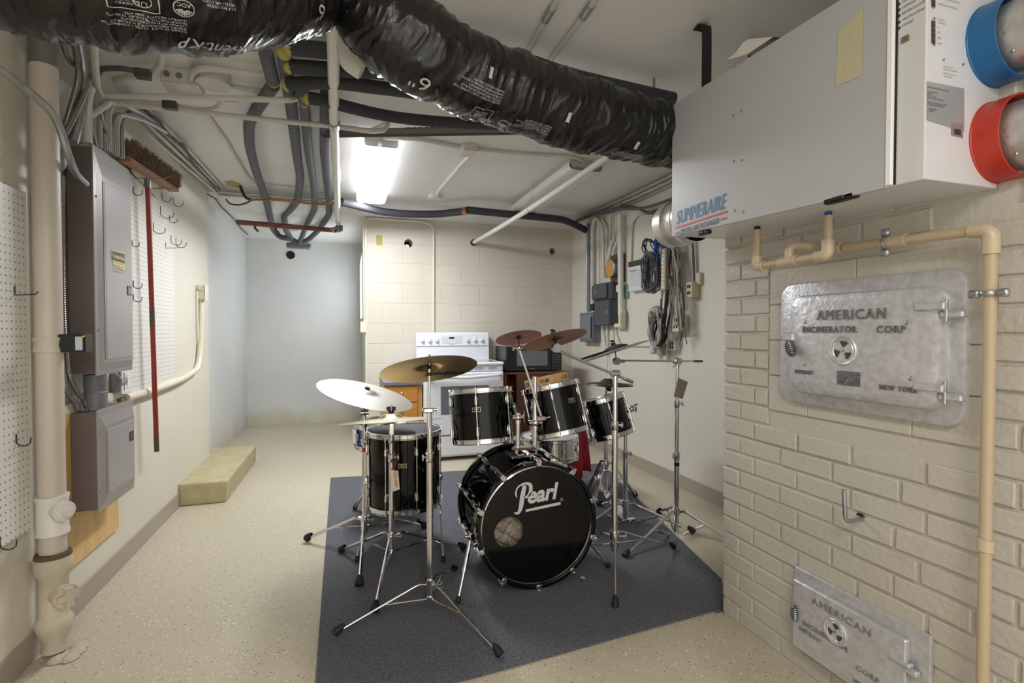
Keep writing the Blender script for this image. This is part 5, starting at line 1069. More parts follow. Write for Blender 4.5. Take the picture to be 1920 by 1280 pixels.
# ================================================================ carpet mat
m_rug=mat('grey_blue_felt','#63656C',.95,nz=(110,.42),bump=(160,.9),detail=8,world=True)
rp_=[(-.125,1.2,0),(1.497,1.2,0)]
r0=P(620,895,z=.008); r1=P(592,1278,z=.008)
f0=P(850,1278,z=.008); f1=P(1350,1140,z=.008); sl=(f1.y-f0.y)/(f1.x-f0.x)
e1=P(1165,893,z=.008); e2=P(1353,1085,z=.008)
back_y=r0.y
poly=[(r1.x,f0.y+sl*(r1.x-f0.x)),(XB-.012,f1.y+sl*(XB-.012-f1.x)),(XB-.012,YC+.02),(1.56,YC+.03),(e2.x+ (.0),max(e2.y,YC+.05)),(P(1165,905,z=.008).x,P(1165,905,z=.008).y),(P(1130,868,z=.008).x,P(1130,868,z=.008).y),(r0.x,r0.y)]
tag(MB().prism(poly,0,.008).build('carpet_mat',m_rug),'large grey-blue felt carpet mat under the drum kit','rug')
tag(MB().add([P(1090,1078,z=.012),P(1096,1082,z=.014),P(1098,1086,z=.02),P(1089,1084,z=.03)],[(0,1,2,3)]).build('paper_scrap',mat('paper_white','#D8D6D2',.7)),'tiny torn paper scrap on the carpet right of the bass drum','scrap')
# ================================================================ drums
m_shell=mat('black_lacquer','#060607',.05,spec=.32); m_head=mat('drum_head_black','#08080A',.09,spec=.4); m_blue=mat('blue_lacquer','#1640A8',.12,coat=.4)
m_grhead=mat('mute_pad_grey','#3C3F45',.6); m_whead=mat('clear_head','#B9BBBE',.3)
RF=.008
def lug_parts(t,M,R,h,n,m,off=0,ln=None,rods=True,single=False):
    for k in range(n):
        a=2*PI*k/n+off; L_=M@Matrix.Rotation(a,4,'Z')@Matrix.Translation((R,0,0)); ll=ln or h*.22
        for zc in ((0,) if single else (h*.30,-h*.30)):
            mb=MB().box((-.002,-.009,zc-ll/2),(.012,.009,zc+ll/2),.006,L_).cyl((.013,0,zc-ll*.32),(.013,0,zc+ll*.32),.0085,.0065,10,M=L_)
            lg=mb.build('lug',m_chrome,t)
        if rods:
            MB().cyl((.014,0,-h/2),(.014,0,h/2),.0032,n=8,M=L_).cyl((.014,0,h/2),(.014,0,h/2+.012),.0048,n=6,M=L_).cyl((.014,0,-h/2-.012),(.014,0,-h/2),.0048,n=6,M=L_).build('tension_rod',m_chrome,t)
def hoopmb(M,R,z0,z1):
    s=1 if z1>z0 else -1
    return MB().lathe([(R-.004,z0),(R+.013,z0),(R+.013,z0+s*.003),(R+.007,z0+s*.005),(R+.007,z1-s*.004),(R+.013,z1-s*.002),(R+.012,z1),(R+.004,z1),(R+.003,z1-s*.01),(R-.004,z0+s*.006),(R-.004,z0)],M,56)
def badge(t,M,R,a,z,w_=.042,h_=.022,full=True):
    n=6; vs=[];vi=[]
    def arc(w2,h2,r): 
        v=[]
        for k in range(n+1): aa=a-w2/2/R+w2/R*k/n; v+=[(r*math.cos(aa),r*math.sin(aa),z-h2/2),(r*math.cos(aa),r*math.sin(aa),z+h2/2)]
        return v,[(2*k,2*k+2,2*k+3,2*k+1) for k in range(n)]
    v,f=arc(w_,h_,R+.0012); b=lab(MB().add(v,f,True,M).build('badge',mat('badge_gold','#D6C9A0',.3,.5),t),'gold badge with black field')
    v,f=arc(w_*.9,h_*.78,R+.0017); MB().add(v,f,True,M).build('badge_field',m_void,b)
    tv,tf=text('Pearl',h_*.62,0,.3,.0003); xm=max(p[0] for p in tv); sc=w_*.55/xm
    MB().add([((R+.0023)*math.cos(a+(p[0]*sc-w_*.27)/R),(R+.0023)*math.sin(a+(p[0]*sc-w_*.27)/R),z-h_*.1+p[1]*.8) if True else 0 for p in tv],tf,False,M).build('badge_lettering',mat('badge_gold',''),b)
def drum(name,label,c,ax,R,h,n,shell,head,badge_a=None,ref=(1,0,0),off=.3,single=False,lugln=None,hd=.02,bottom=True):
    M=axis(c,ax,ref); t=thing(name,label,'drum',c-V(ax).normalized()*(h/2))
    MB().lathe([(R,-h/2+hd*.6),(R,h/2-hd*.6)],M,56).build('shell',shell,t)
    hoopmb(M,R,h/2-hd,h/2+.006).build('hoop',m_chrome,t); hoopmb(M,R,-h/2+hd,-h/2-.006).build('hoop',m_chrome,t)
    MB().lathe([(R+.001,h/2-hd),(R+.001,h/2-.006),(R-.004,h/2-.002),(0,h/2-.001)],M,56).build('batter_head',head,t)
    if bottom: MB().lathe([(R+.001,-h/2+hd),(R+.001,-h/2+.006),(R-.004,-h/2+.002),(0,-h/2+.001)],M,56).build('bottom_head',m_whead,t)
    lug_parts(t,M,R,h-.01,n,m_chrome,off,lugln,True,single)
    if badge_a is not None: badge(t,M,R,badge_a,h*.12)
    return t,M
# bass drum
bc0=P(1008,990,d=2.36); by0=bc0.y; by1=by0+.41; bx=.835; BR=.279; bz=RF+.006+.292
t=thing('bass_drum','black bass drum with large white script logo, lying on its side','drum',(bx,(by0+by1)/2,RF)); Mb=axis((bx,0,bz),(0,-1,0),(1,0,0))   # local z = -y, x = x
Mb=Matrix(((1,0,0,bx),(0,0,-1,0),(0,1,0,bz),(0,0,0,1)))   # local (x, up, towards viewer)
zf_=-by0; zb_=-by1
MB().lathe([(BR-.006,zb_),(BR-.006,zf_),(BR-.012,zf_),(BR-.012,zb_)],Mb,64).build('shell',m_shell,t)
for (z0_,z1_) in((zf_-.03,zf_+.012),(zb_+.03,zb_-.012)):
    s=1 if z1_>z0_ else -1
    hp=MB().lathe([(BR-.001,z0_),(BR+.011,z0_),(BR+.013,(z0_+z1_)/2),(BR+.011,z1_),(BR+.001,z1_+s*.001),(BR-.003,z1_-s*.012),(BR-.001,z0_)],Mb,72).build('hoop',m_shell,t)
    lab(MB().lathe([(BR-.004,z1_-s*.014),(BR-.003,z1_-s*.009),(BR-.009,z1_-s*.006),(BR-.012,z1_-s*.012)],Mb,72).build('inner_ring',m_chrome,hp),'thin chrome ring')
# front head with port
pq=P(954,997,y=by0); pxl,pzl=pq.x-bx,pq.z-bz; pr_=.069; mb=MB(); n=72; vs=[];
for k in range(n):
    a=2*PI*k/n; vs+=[((BR-.01)*math.cos(a),(BR-.01)*math.sin(a),zf_),(pxl+pr_*math.cos(a),pzl+pr_*math.sin(a),zf_)]
mb.add(vs,[(2*k,2*((k+1)%n),2*((k+1)%n)+1,2*k+1) for k in range(n)],False,Mb)
fh=mb.build('front_head',m_head,t)
tag_=lab(MB().lathe([(pr_,0),(pr_+.002,.001),(pr_,.002)],Mb@Matrix.Translation((pxl,pzl,zf_)),48).build('port_ring',m_void,fh),'rim of the round port')
MB().lathe([(0,zb_+.004),(BR-.01,zb_+.004)],Mb,64).build('batter_head',m_head,t)
m_logo=mat('logo_white','#C9C9CC',.45)
# script logo
lo=P(968,950,y=by0); lr=P(1054,934,y=by0); fx=V((1,0,0)); Fl=Matrix.Translation((0,0,0))
a0=P(966,953,y=by0-.001); a1=P(1050,930,y=by0-.001); d_=(a1-a0); ang=.07
Fl=fr((a0.x,by0-.0012,a0.z),(math.cos(ang),0,math.sin(ang)),(0,0,1)); Wl=d_.length
mb=MB()
tv,tf=text('earl',.135,0,.28,.0045,1); x0_=min(p[0] for p in tv); xm=max(p[0] for p in tv); sc=Wl*.70/(xm-x0_)
ymx=max(p[1] for p in tv); mb.add([((p[0]-x0_)*sc+Wl*.28,p[1]*.074/ymx+.013,0) for p in tv],tf,False,Fl)
def stroke(pl,wl):
    q=smooth([V((a,b,0)) for a,b in pl],7); n_=len(q); ws=[]
    for i in range(n_):
        s=i/(n_-1)*(len(wl)-1); k=min(int(s),len(wl)-2); ws.append(wl[k]+(wl[k+1]-wl[k])*(s-k))
    ribbon(mb,[(p.x,p.y*(.78 if p.y>0 else .55)) for p in q],ws,Fl,0)
W_=Wl
stroke([(-.02*W_,-.03),(.01*W_,-.042),(.07*W_,-.038),(.12*W_,.0),(.17*W_,.06),(.235*W_,.125)],[.005,.009,.014,.020,.023,.019])
stroke([(.05*W_,.062),(.035*W_,.085),(.07*W_,.115),(.16*W_,.132),(.28*W_,.135),(.36*W_,.118),(.345*W_,.078),(.26*W_,.055),(.19*W_,.058)],[.004,.008,.007,.008,.011,.018,.017,.010,.004])
stroke([(.22*W_,-.035),(.6*W_,-.031),(1.0*W_,-.027)],[.011,.013,.013])
mb.build('logo_lettering',m_logo,fh)
v,f=ring(.006,.0012,16); rm=MB().add([(p[0]+Wl*1.03,p[1]+.002,0) for p in v],f,False,Fl); tv,tf=text('R',.009); rm.add([(p[0]+Wl*1.03-.003,p[1]-.001,0) for p in tv],tf,False,Fl); rm.build('registered_mark',m_logo,fh)
# claws and rods
for k in range(10):
    a=2*PI*(k+.5)/10
    L_=Mb@Matrix.Rotation(a,4,'Z')@Matrix.Translation((BR+.012,0,0))
    MB().tube([L_@V((.012,0,zb_+.03)),L_@V((.012,0,zf_-.03))],.0035,8).build('tension_rod',m_chrome,t)
    for (zz2,s) in((zf_,1),(zb_,-1)):
        MB().box((-.018,-.013,zz2+s*.008),(.006,.013,zz2+s*.016),.003,L_).box((.0,-.011,zz2-s*.035),(.010,.011,zz2+s*.014),.003,L_).cyl((.012,0,zz2-s*.035),(.012,0,zz2+s*.02),.006,n=10,M=L_).build('claw',m_chrome,t)
    for s_ in(.06,-.13): MB().box((-.014,-.011,(zf_+zb_)/2+s_),(.014,.011,(zf_+zb_)/2+s_+.07),.006,L_).build('lug',m_chrome,t)
# spurs
def foot_tip(par,p,d,r=.014,l=.03):
    d=V(d).normalized(); return MB().lathe([(r*.6,-l*.9),(r*.85,-l*.5),(r,-.004),(r*.8,.0),(0,.0)],axis(p,d),14).build('rubber_foot',m_rubber,par)
for (pu,pv,hu,hv) in ((858,1130,886,1004),(1142,1062,1118,1000)):
    fo=P(pu,pv,z=RF+.004); hd_=V((bx+(-.29 if pu<1000 else .29),by0+.11,P(hu,hv,y=by0+.11).z))
    br=MB().box(hd_-V((.014,.02,.022)),hd_+V((.014,.02,.022)),.006).cyl(hd_+V((-.03 if pu<1000 else .03,0,0)),hd_,.007).build('spur_bracket',m_chrome,t)
    sp=MB().tube([hd_,hd_.lerp(fo,.55)],.009,12).tube([hd_.lerp(fo,.5),hd_.lerp(fo,.95)],.0065,12).cyl(hd_.lerp(fo,.5),hd_.lerp(fo,.56),.0105).build('spur_leg',m_chrome,t); foot_tip(sp,fo,fo-hd_)
fo=P(1110,1042,z=RF+.004)
# tom mount on top
mb=MB().box((bx-.085,by0+.13,bz+BR-.004),(bx+.07,by0+.24,bz+BR+.012),.006).box((bx-.06,by0+.145,bz+BR+.01),(bx+.05,by0+.225,bz+BR+.045),.01)
mt=mb.build('tom_mount',m_chrome,t)
my_=by0+.185
p1=P(971,852,y=my_); p1t=P(972,782,y=my_); p2=P(1003,852,y=my_); p2t=P(1001,706,y=my_)
MB().cyl((p1.x,my_,bz+BR+.01),(p1.x,my_,p1t.z),.0115,n=18).build('tom_post',m_chrome,mt)
MB().cyl((p2.x,my_,bz+BR+.01),(p2.x,my_,p2t.z),.0125,n=18).build('tom_post',m_chrome,mt)
def knuckle(par,p,r=.017,wing=True,seed=0):
    mb=MB().sph(p,r,14,(1,1.1,1)).cyl(p+V((-r*1.6,0,0)),p+V((r*1.6,0,0)),r*.6,n=14)
    if wing: mb.box(p+V((r*1.5,-.004,-r*1.5)),p+V((r*1.5+.006,.004,r*1.5)),.002).cyl(p+V((0,0,-r*1.6)),p+V((0,0,r*1.1)),r*.8,n=14)
    return mb.build('clamp_knuckle',m_chrome,par)
knuckle(mt,V((p1.x,my_,p1t.z)),.019); knuckle(mt,V((p2.x,my_,P(1003,792,y=my_).z)),.022)
# toms
tc1=P(904,779,d=2.6); tc1.y=2.60; tc1=P(904,778,y=2.62)
t1,M1=drum('tom_drum','black tom drum with gold badge, left of the two mounted on the bass drum',tc1,(-.02,.15,1),.160,.27,6,m_shell,m_whead,badge_a=-PI/2-.42,off=.12)
tc2=P(1041,767,y=2.50); 
t2,M2=drum('tom_drum','black tom drum tilted leftwards with gold badge, right of the two over the bass drum',tc2,(-.17,.20,1),.148,.255,6,m_shell,m_whead,badge_a=-PI/2+.28,off=.12)
MB().tube(fillet([V((p1.x,my_,p1t.z)),V((p1.x-.005,my_+.05,p1t.z+.05)),tc1+V((.165,-.03,.02))],.03),.0105,12).build('tom_arm',m_chrome,mt)
MB().box((tc1.x+.155,tc1.y-.05,tc1.z-.02),(tc1.x+.178,tc1.y-.0,tc1.z+.06),.008).build('tom_bracket',m_chrome,t1)
q=V((p2.x,my_,P(1003,792,y=my_).z)); MB().tube(fillet([q,q+V((.03,.05,.06)),tc2+V((-.13,-.03,.04))],.03),.0105,12).build('tom_arm',m_chrome,mt)
MB().box((tc2.x-.165,tc2.y-.09,tc2.z-.02),(tc2.x-.125,tc2.y-.05,tc2.z+.07),.008).build('tom_bracket',m_chrome,t2)
tc3=P(1137,781,y=2.58)
t3,M3=drum('tom_drum','small black tom drum tilted left on its own stand, rightmost of the drums',tc3,(-.22,.20,1),.120,.215,6,m_shell,m_whead,badge_a=-PI/2+.75,off=.25)
# floor tom
fc=V((.305,2.905,0)); zt5=Z(.3,2.70,816); zb5=Z(.3,2.70,966); fc.z=(zt5+zb5)/2
t4,M4=drum('floor_tom','black floor tom with a dark mute pad on top, left of the bass drum',fc,(0,0,1),.197,zt5-zb5-.01,8,m_shell,m_grhead,badge_a=-PI/2-.16,off=.2,lugln=.05)
for (u,v,a) in((670,1052,PI+.15),(831,1052,-.25),(800,982,1.2)):
    fo=P(u,v,z=RF+.004); pa=fc+V((.214*math.cos(a),.214*math.sin(a),0)); 
    if u==800: fo=V((pa.x+.03,pa.y+.05,RF+.004))
    if u==831: pa=fc+V((.2*math.cos(-.35),.2*math.sin(-.35),0))
    kz=zb5-.02; lg=MB().tube(fillet([V((pa.x,pa.y,fc.z+.10)),V((pa.x,pa.y,kz-.04)),V((fo.x,fo.y,kz-.17)),fo+V((0,0,.03))],.03),.0052,10).build('leg',m_chrome,t4); foot_tip(lg,fo,(0,0,-1),.014,.035)
    MB().box((pa.x-.014,pa.y-.014,fc.z-.08),(pa.x+.014,pa.y+.014,fc.z-.03),.006).cyl((pa.x,pa.y-.03,fc.z-.055),(pa.x,pa.y,fc.z-.055),.006).build('leg_bracket',m_chrome,t4)
# snares
sc_=P(1030,836,y=3.0)
t5,M5=drum('snare_drum','chrome snare drum behind the bass drum, under the right tom',sc_,(0,0,1),.172,.13,8,m_chrome,m_whead,off=.1,single=True,lugln=.04)
bc_=P(722,812,y=3.42)
t6,M6=drum('snare_drum','blue snare drum with a grey pad behind the black floor tom',bc_,(0,-.03,1),.178,.145,8,m_blue,m_grhead,off=.35,single=True,lugln=.05)
MB().box((bc_.x-.205,bc_.y-.05,bc_.z-.05),(bc_.x-.178,bc_.y-.01,bc_.z+.05),.006).build('strainer',m_chrome,t6)
# ---------------------------------------------------------------- stands
def tripod(t,bx_,by_,zh,zl,feet,ztop,r=.0125,leg_r=.0065,dbl=False,fr_=.016):
    MB().cyl((bx_,by_,zl-.03),(bx_,by_,ztop),r,n=18).build('lower_tube',m_chrome,t)
    MB().cyl((bx_,by_,zh-.018),(bx_,by_,zh+.022),r*1.55,n=16).cyl((bx_+.02,by_-.012,zh),(bx_+.045,by_-.03,zh+.004),.004).box((bx_+.04,by_-.036,zh-.012),(bx_+.046,by_-.024,zh+.018),.002).build('leg_collar',m_chrome,t)
    MB().cyl((bx_,by_,zl-.014),(bx_,by_,zl+.012),r*1.45,n=16).build('brace_collar',m_chrome,t)
    c0=V((bx_,by_,0))
    for f in feet:
        f=V((f[0],f[1],RF+.012)) if len(f)<3 else V(f); d=V((f.x-bx_,f.y-by_,0)); L_=d.length; d.normalize(); sd=V((-d.y,d.x,0))
        a=c0+d*r*1.3+V((0,0,zh)); k=c0+d*min(.05,L_*.2)+V((0,0,zh+.008)); e=f+V((0,0,.004))
        mb=MB()
        offs=(-.007,.007) if dbl else (0,)
        for o_ in offs: mb.tube(fillet([a+sd*o_,k+sd*o_,k.lerp(e,.97)+sd*o_],.02,4),leg_r,8,flat=None)
        kk=k.lerp(e,.45); 
        for o_ in offs: mb.tube([c0+d*r*1.3+V((0,0,zl))+sd*o_,kk+sd*o_],leg_r*.75,8)
        lg=mb.build('leg',m_chrome,t)
        dd_=(e-k).normalized(); MB().lathe([(leg_r*1.1,-.035),(fr_*.8,-.02),(fr_,.004),(fr_*.9,.012),(0,.012)],axis(e-dd_*.0+V((0,0,.004)),(dd_+V((0,0,-.35)))),14).build('rubber_foot',m_rubber,lg)
def sleeve(t,x,y,z,r=.017,h=.035,side=1):
    MB().lathe([(r*.8,0),(r,.004),(r,h-.006),(r*1.15,h-.004),(r*1.15,h),(r*.7,h+.002)],Matrix.Translation((x,y,z)),18).cyl((x,y-.004,z+h*.6),(x+side*.03,y-.012,z+h*.6),.0045).box((x+side*.028,y-.02,z+h*.6-.013),(x+side*.034,y-.004,z+h*.6+.013),.002).build('height_clamp',m_chrome,t)
def cymbal(label,c,n_,R,m,bell=.055,bh=.02,ref=(1,0,0),logo=None,under=False,mats=None,name='cymbal'):
    M=axis(c,n_,ref); pr=[(.006,bh),(bell*.45,bh*.95),(bell*.8,bh*.6),(bell,.004),(bell*1.15,0)]
    for k in range(1,9): s=k/8; pr.append((bell*1.15+(R-bell*1.15)*s,-.0+ -R*.055*s*s))
    un=[(r_,z_-.0016) for r_,z_ in pr][::-1]
    t=thing(name,label,'cymbal',c); MB().lathe(pr+[(R+.0004,pr[-1][1]-.0008)]+un,None,72).build('plate',m,t,M=M)
    if logo:
        s,sz,x,y,rot=logo; tv,tf=text(s,sz,0,.35,.0005,1,'CENTER'); sgn=-1 if under else 1
        q=[]
        for p in tv:
            a,b=p[0],p[1]; X_=x+a*math.cos(rot)-b*math.sin(rot); Y_=y+a*math.sin(rot)+b*math.cos(rot); Y_*=sgn; rr_=math.hypot(X_,Y_); zz3=-R*.055*((rr_-bell*1.15)/(R-bell*1.15))**2; q.append((X_,Y_,zz3+(-.0022 if under else .0008)))
        MB().add(*bold(q,tf,.0022,.0012,4),False,M).build('logo_lettering',mat('cymbal_ink','#0A0908',.7),t)
    return t,M
def cymmat(name,col,rough,metal=1.,groove=260,st=.12,nzv=.08):
    m=mat(name,col,rough,metal,nz=(5,nzv)); N,L,b=nd(m); tc=N.new('ShaderNodeTexCoord'); m1=N.new('ShaderNodeVectorMath'); m1.operation='MULTIPLY'; m1.inputs[1].default_value=(1,1,0); L.new(tc.outputs['Object'],m1.inputs[0])
    l_=N.new('ShaderNodeVectorMath'); l_.operation='LENGTH'; L.new(m1.outputs[0],l_.inputs[0]); mu=N.new('ShaderNodeMath'); mu.operation='MULTIPLY'; mu.inputs[1].default_value=groove; L.new(l_.outputs['Value'],mu.inputs[0])
    n=N.new('ShaderNodeTexNoise'); n.noise_dimensions='1D'; n.inputs['Detail'].default_value=3; n.inputs['Scale'].default_value=4; L.new(mu.outputs[0],n.inputs['W']); bp=N.new('ShaderNodeBump'); bp.inputs['Strength'].default_value=st; bp.inputs['Distance'].default_value=.002; L.new(n.outputs['Fac'],bp.inputs['Height']); L.new(bp.outputs[0],b.inputs['Normal']); return m
m_cy1=cymmat('cymbal_dark_bronze','#B39A70',.42); m_cy2=cymmat('cymbal_brilliant','#AAA69D',.5,.75,st=.2); m_cy3=cymmat('cymbal_pale','#B9AF92',.3); m_cy4=cymmat('cymbal_copper','#AB7F6C',.45); m_cy5=cymmat('cymbal_silver','#B5AFA6',.4)
def top_hw(t,M,h0=.02,rod=.05,felt=True):
    mb=MB().cyl((0,0,-.03),(0,0,h0+rod),.0035,n=8,M=M); mb.build('threaded_rod',m_chrome,t)
    if felt: MB().cyl((0,0,h0),(0,0,h0+.012),.016,n=18,M=M).cyl((0,0,-.012),(0,0,.008),.018,n=18,M=M).build('felt_washer',mat('felt_black','#242326',.9),t)
    MB().cyl((0,0,h0+.014),(0,0,h0+.022),.007,n=10,M=M).box((-.018,-.002,h0+.016),(.018,.002,h0+.03),.001,M).build('wing_nut',m_chrome,t)
def nrm(n): return V(n).normalized()
# S1 front stand
b1=V((.33,2.15,0)); Zs=lambda v,b=b1:Z(b.x,b.y,v)
t=thing('cymbal_stand','chrome cymbal stand nearest the camera, its thin legs spread wide on the carpet','cymbal stand',(b1.x,b1.y,RF))
tripod(t,b1.x,b1.y,Zs(1094),Zs(1121),[P(632,1192,z=RF)[:2],P(935,1232,z=RF)[:2],P(852,1072,z=RF)[:2]],Zs(842),.0135,.0045)
MB().cyl((b1.x,b1.y,Zs(858)),(b1.x,b1.y,Zs(770)),.0105,n=16).build('upper_tube',m_chrome,t); sleeve(t,b1.x,b1.y,Zs(866),.0165,.04,-1)
rx=P(799,700,y=b1.y).x; MB().cyl((rx+.008,b1.y-.014,Zs(800)),(rx+.012,b1.y-.014,Zs(664)),.0055,n=10).build('tilter_rod',m_chrome,t)
MB().box((b1.x-.03,b1.y-.022,Zs(773)),(b1.x+.014,b1.y+.014,Zs(763)),.005).cyl((b1.x+.01,b1.y,Zs(768)),(b1.x+.034,b1.y,Zs(768)),.006).box((b1.x+.03,b1.y-.005,Zs(776)),(b1.x+.037,b1.y+.005,Zs(760)),.002).build('tilter_clamp',m_chrome,t)
c=V((rx+.010,b1.y-.014,Z(rx,b1.y,688)))
nv=nrm((-.06,.36,1)); ct_,cM=cymbal('dark bronze crash cymbal seen from below on the stand nearest the camera',c,nv,.201,m_cy1,.05,.022,logo=('Zildjian',.060,.080,-.118,.10),under=True)
cp=c+nv*.006; MB().cyl(cp-nv*.014,cp+nv*.02,.009,n=12).box(cp+nv*.03-V((.018,.003,.006)),cp+nv*.03+V((.018,.003,.006)),.002).cyl(c-V((0,0,.035)),c-V((0,0,.022)),.012).build('tilter_felt',m_blackp,t)
# S2
b2=V((.205,2.56,0)); Zs=lambda v,b=b2:Z(b.x,b.y,v)
t=thing('cymbal_stand','chrome stand in front of the floor tom with a paper tag on its mast','cymbal stand',(b2.x,b2.y,RF))
tripod(t,b2.x,b2.y,Zs(1005),Zs(1034),[P(641,1036,z=RF)[:2],P(703,1150,z=RF)[:2],P(868,1031,z=RF)[:2]],Zs(858),.0135,.008,False,.02)
MB().cyl((b2.x,b2.y,Zs(862)),(b2.x,b2.y,Zs(806)),.0105,n=16).build('upper_tube',m_chrome,t); sleeve(t,b2.x,b2.y,Zs(866),.0165,.04); sleeve(t,b2.x,b2.y,Zs(830),.015,.03,-1)
MB().cyl((b2.x,b2.y,Zs(806)),(b2.x,b2.y,Zs(758)),.0045,n=10).box((b2.x-.012,b2.y-.012,Zs(815)),(b2.x+.014,b2.y+.012,Zs(792)),.004).build('tilter',m_chrome,t)
c=V((b2.x,b2.y,Zs(784))); nv=nrm((-.01,.135,1)); nv=nrm((-.015,.155,1))
cymbal('pale ride cymbal seen edge-on over the black floor tom',c,nv,.25,m_cy3,.062,.026); MB().cyl((b2.x,b2.y,Zs(775)),(b2.x,b2.y,Zs(770)),.013).box((b2.x-.022,b2.y-.004,Zs(770)),(b2.x+.022,b2.y+.004,Zs(762)),.003).build('wing_nut',m_blackp,t)
q=P(739,858,y=b2.y-.025); mb=MB().add([q+V(k) for k in((-.02,0,-.055),(.018,-.004,-.065),(.026,-.004,-.155),(-.008,0,-.165),(-.0205,0,-.075))],[(0,1,2,3,4)])
tg=tag(mb.build('paper_tag',mat('tag_cream','#D6CBB4',.7)),'cream paper tag hanging on a red string from the stand before the floor tom','tag')
tv,tf=text('Gibraltar',.022); MB().add(tv,tf,False,fr(q+V((-.004,-.006,-.065)),(.12,0,-1),(1,0,.12))).build('tag_lettering',mat('tag_red','#A24A38',.6),tg)
MB().tube(smooth([q+V((0,.01,.035)),q+V((.008,0,-.01)),q+V((-.002,-.002,-.06))],4),.0015,5).build('string',mat('tag_redstring','#B02020',.6),tg)
# S3
b3=V((.088,2.885,0)); Zs=lambda v,b=b3:Z(b.x,b.y,v)
t=thing('cymbal_stand','chrome cymbal stand left of the floor tom with a red band on its mast','cymbal stand',(b3.x,b3.y,RF))
tripod(t,b3.x,b3.y,Zs(974),Zs(988),[P(577,1014,z=RF)[:2],P(674,1100,z=RF)[:2],P(795,990,z=RF)[:2]],Zs(860),.0145,.009,False,.022)
MB().cyl((b3.x,b3.y,Zs(865)),(b3.x,b3.y,Zs(776)),.0115,n=16).build('upper_tube',m_chrome,t); lab(MB().cyl((b3.x,b3.y,Zs(846)),(b3.x,b3.y,Zs(838)),.0125,n=16).build('red_band',mat('band_red','#B3262A',.5),t),'red tape band'); sleeve(t,b3.x,b3.y,Zs(834),.018,.03,1); sleeve(t,b3.x,b3.y,Zs(800),.016,.03,-1)
q=V((b3.x,b3.y,Zs(773))); MB().sph(q,.018,14).cyl(q+V((-.02,0,0)),q+V((.022,0,0)),.017,n=18).build('tilter',m_chrome,t)
c=P(687,735,y=b3.y-.01); nv=nrm((.27,-.19,1)); nv=nrm((.265,-.16,1))
cymbal('bright silvery crash cymbal tilted towards the camera, leftmost of all',c,nv,.258,m_cy2,.055,.018); MB().tube([q,q.lerp(c,.5),c+nv*.03],.005,10).cyl(c+nv*.018,c+nv*.028,.014,n=14).build('tilter_rod',m_blackp,t)
# S4 boom right of bass drum
b4=V((1.315,2.13,0)); b4=P(1150,1015,z=.13); b4=P(1152,1012,y=2.16); b4=V((b4.x,2.16,0)); Zs=lambda v,b=b4:Z(b.x,b.y,v)
t=thing('cymbal_stand','chrome boom cymbal stand just right of the bass drum with thin legs','cymbal stand',(b4.x,b4.y,RF))
tripod(t,b4.x,b4.y,Zs(1004),Zs(1020),[P(1154,1140,z=RF)[:2],P(1262,1030,z=RF)[:2],(b4.x-.22,b4.y+.22)],Zs(800),.0145,.0045)
MB().cyl((b4.x,b4.y,Zs(805)),(b4.x,b4.y,Zs(706)),.0115,n=16).build('upper_tube',m_chrome,t); sleeve(t,b4.x,b4.y,Zs(806),.017,.04,1)
q=V((b4.x,b4.y,Zs(700))); MB().cyl(q+V((-.02,0,0)),q+V((.02,0,0)),.017,n=20).cyl(q+V((0,0,-.03)),q,.014,n=16).build('tilter',m_chrome,t)
e=P(1050,659,y=b4.y-.02); e2=P(1186,716,y=b4.y+.005); MB().tube([e,e2],.006,12).tube([e.lerp(e2,.88),e2],.0085,12).build('boom_arm',m_chrome,t)
h_=P(1043,652,y=b4.y-.02); MB().cyl(h_+V((0,.014,0)),h_+V((0,-.014,0)),.021,n=22).cyl(h_+V((0,-.014,0)),h_+V((0,-.018,0)),.012,n=16).build('boom_tilter',m_galv,t)
c=P(1040,634,y=b4.y+.02); nv=nrm((-.16,.33,1)); cymbal('copper-brown splash cymbal seen from below, right one of the brown pair',c,nv,.150,m_cy4,.04,.014)
MB().tube([h_,c-nv*.01,c+nv*.045],.004,8).cyl(c+nv*.016,c+nv*.03,.013,n=14).cyl(c-nv*.012,c-nv*.002,.013,n=14).box(c+nv*.034-V((.012,.003,.0)),c+nv*.034+V((.012,.003,.008)),.002).build('cymbal_felt',m_blackp,t)
# rod and splash clamped to the bass drum post
q2=P(1016,784,y=my_-.02); q1=P(973,652,y=my_-.02)
t=thing('boom_rod','chrome cymbal arm slanting up from the post between the two toms','cymbal arm',q2); MB().tube([q2,q1],.0052,12).tube([q2,q2.lerp(q1,.55)],.0072,12).build('arm_rod',m_chrome,t)
MB().sph(q1,.014,12).cyl(q1+V((-.026,0,.0)),q1+V((.02,0,0)),.008).box(q1+V((-.032,-.004,-.014)),q1+V((-.025,.004,.014)),.002).build('arm_tilter',m_chrome,t)
MB().box(q2+V((-.03,-.012,-.014)),q2+V((.02,.02,.014)),.006).cyl(q2+V((.02,0,0)),q2+V((.045,0,.006)),.006).build('arm_clamp',m_chrome,t)
c=P(972,631,y=my_-.02); nv=nrm((-.04,.36,1)); cymbal('copper-brown splash cymbal seen from below, left one of the brown pair',c,nv,.113,m_cy4,.034,.012)
MB().tube([q1,c,c+nv*.03],.0035,8).cyl(c-nv*.01,c-nv*.0,.011,n=14).build('cymbal_felt',m_blackp,t)
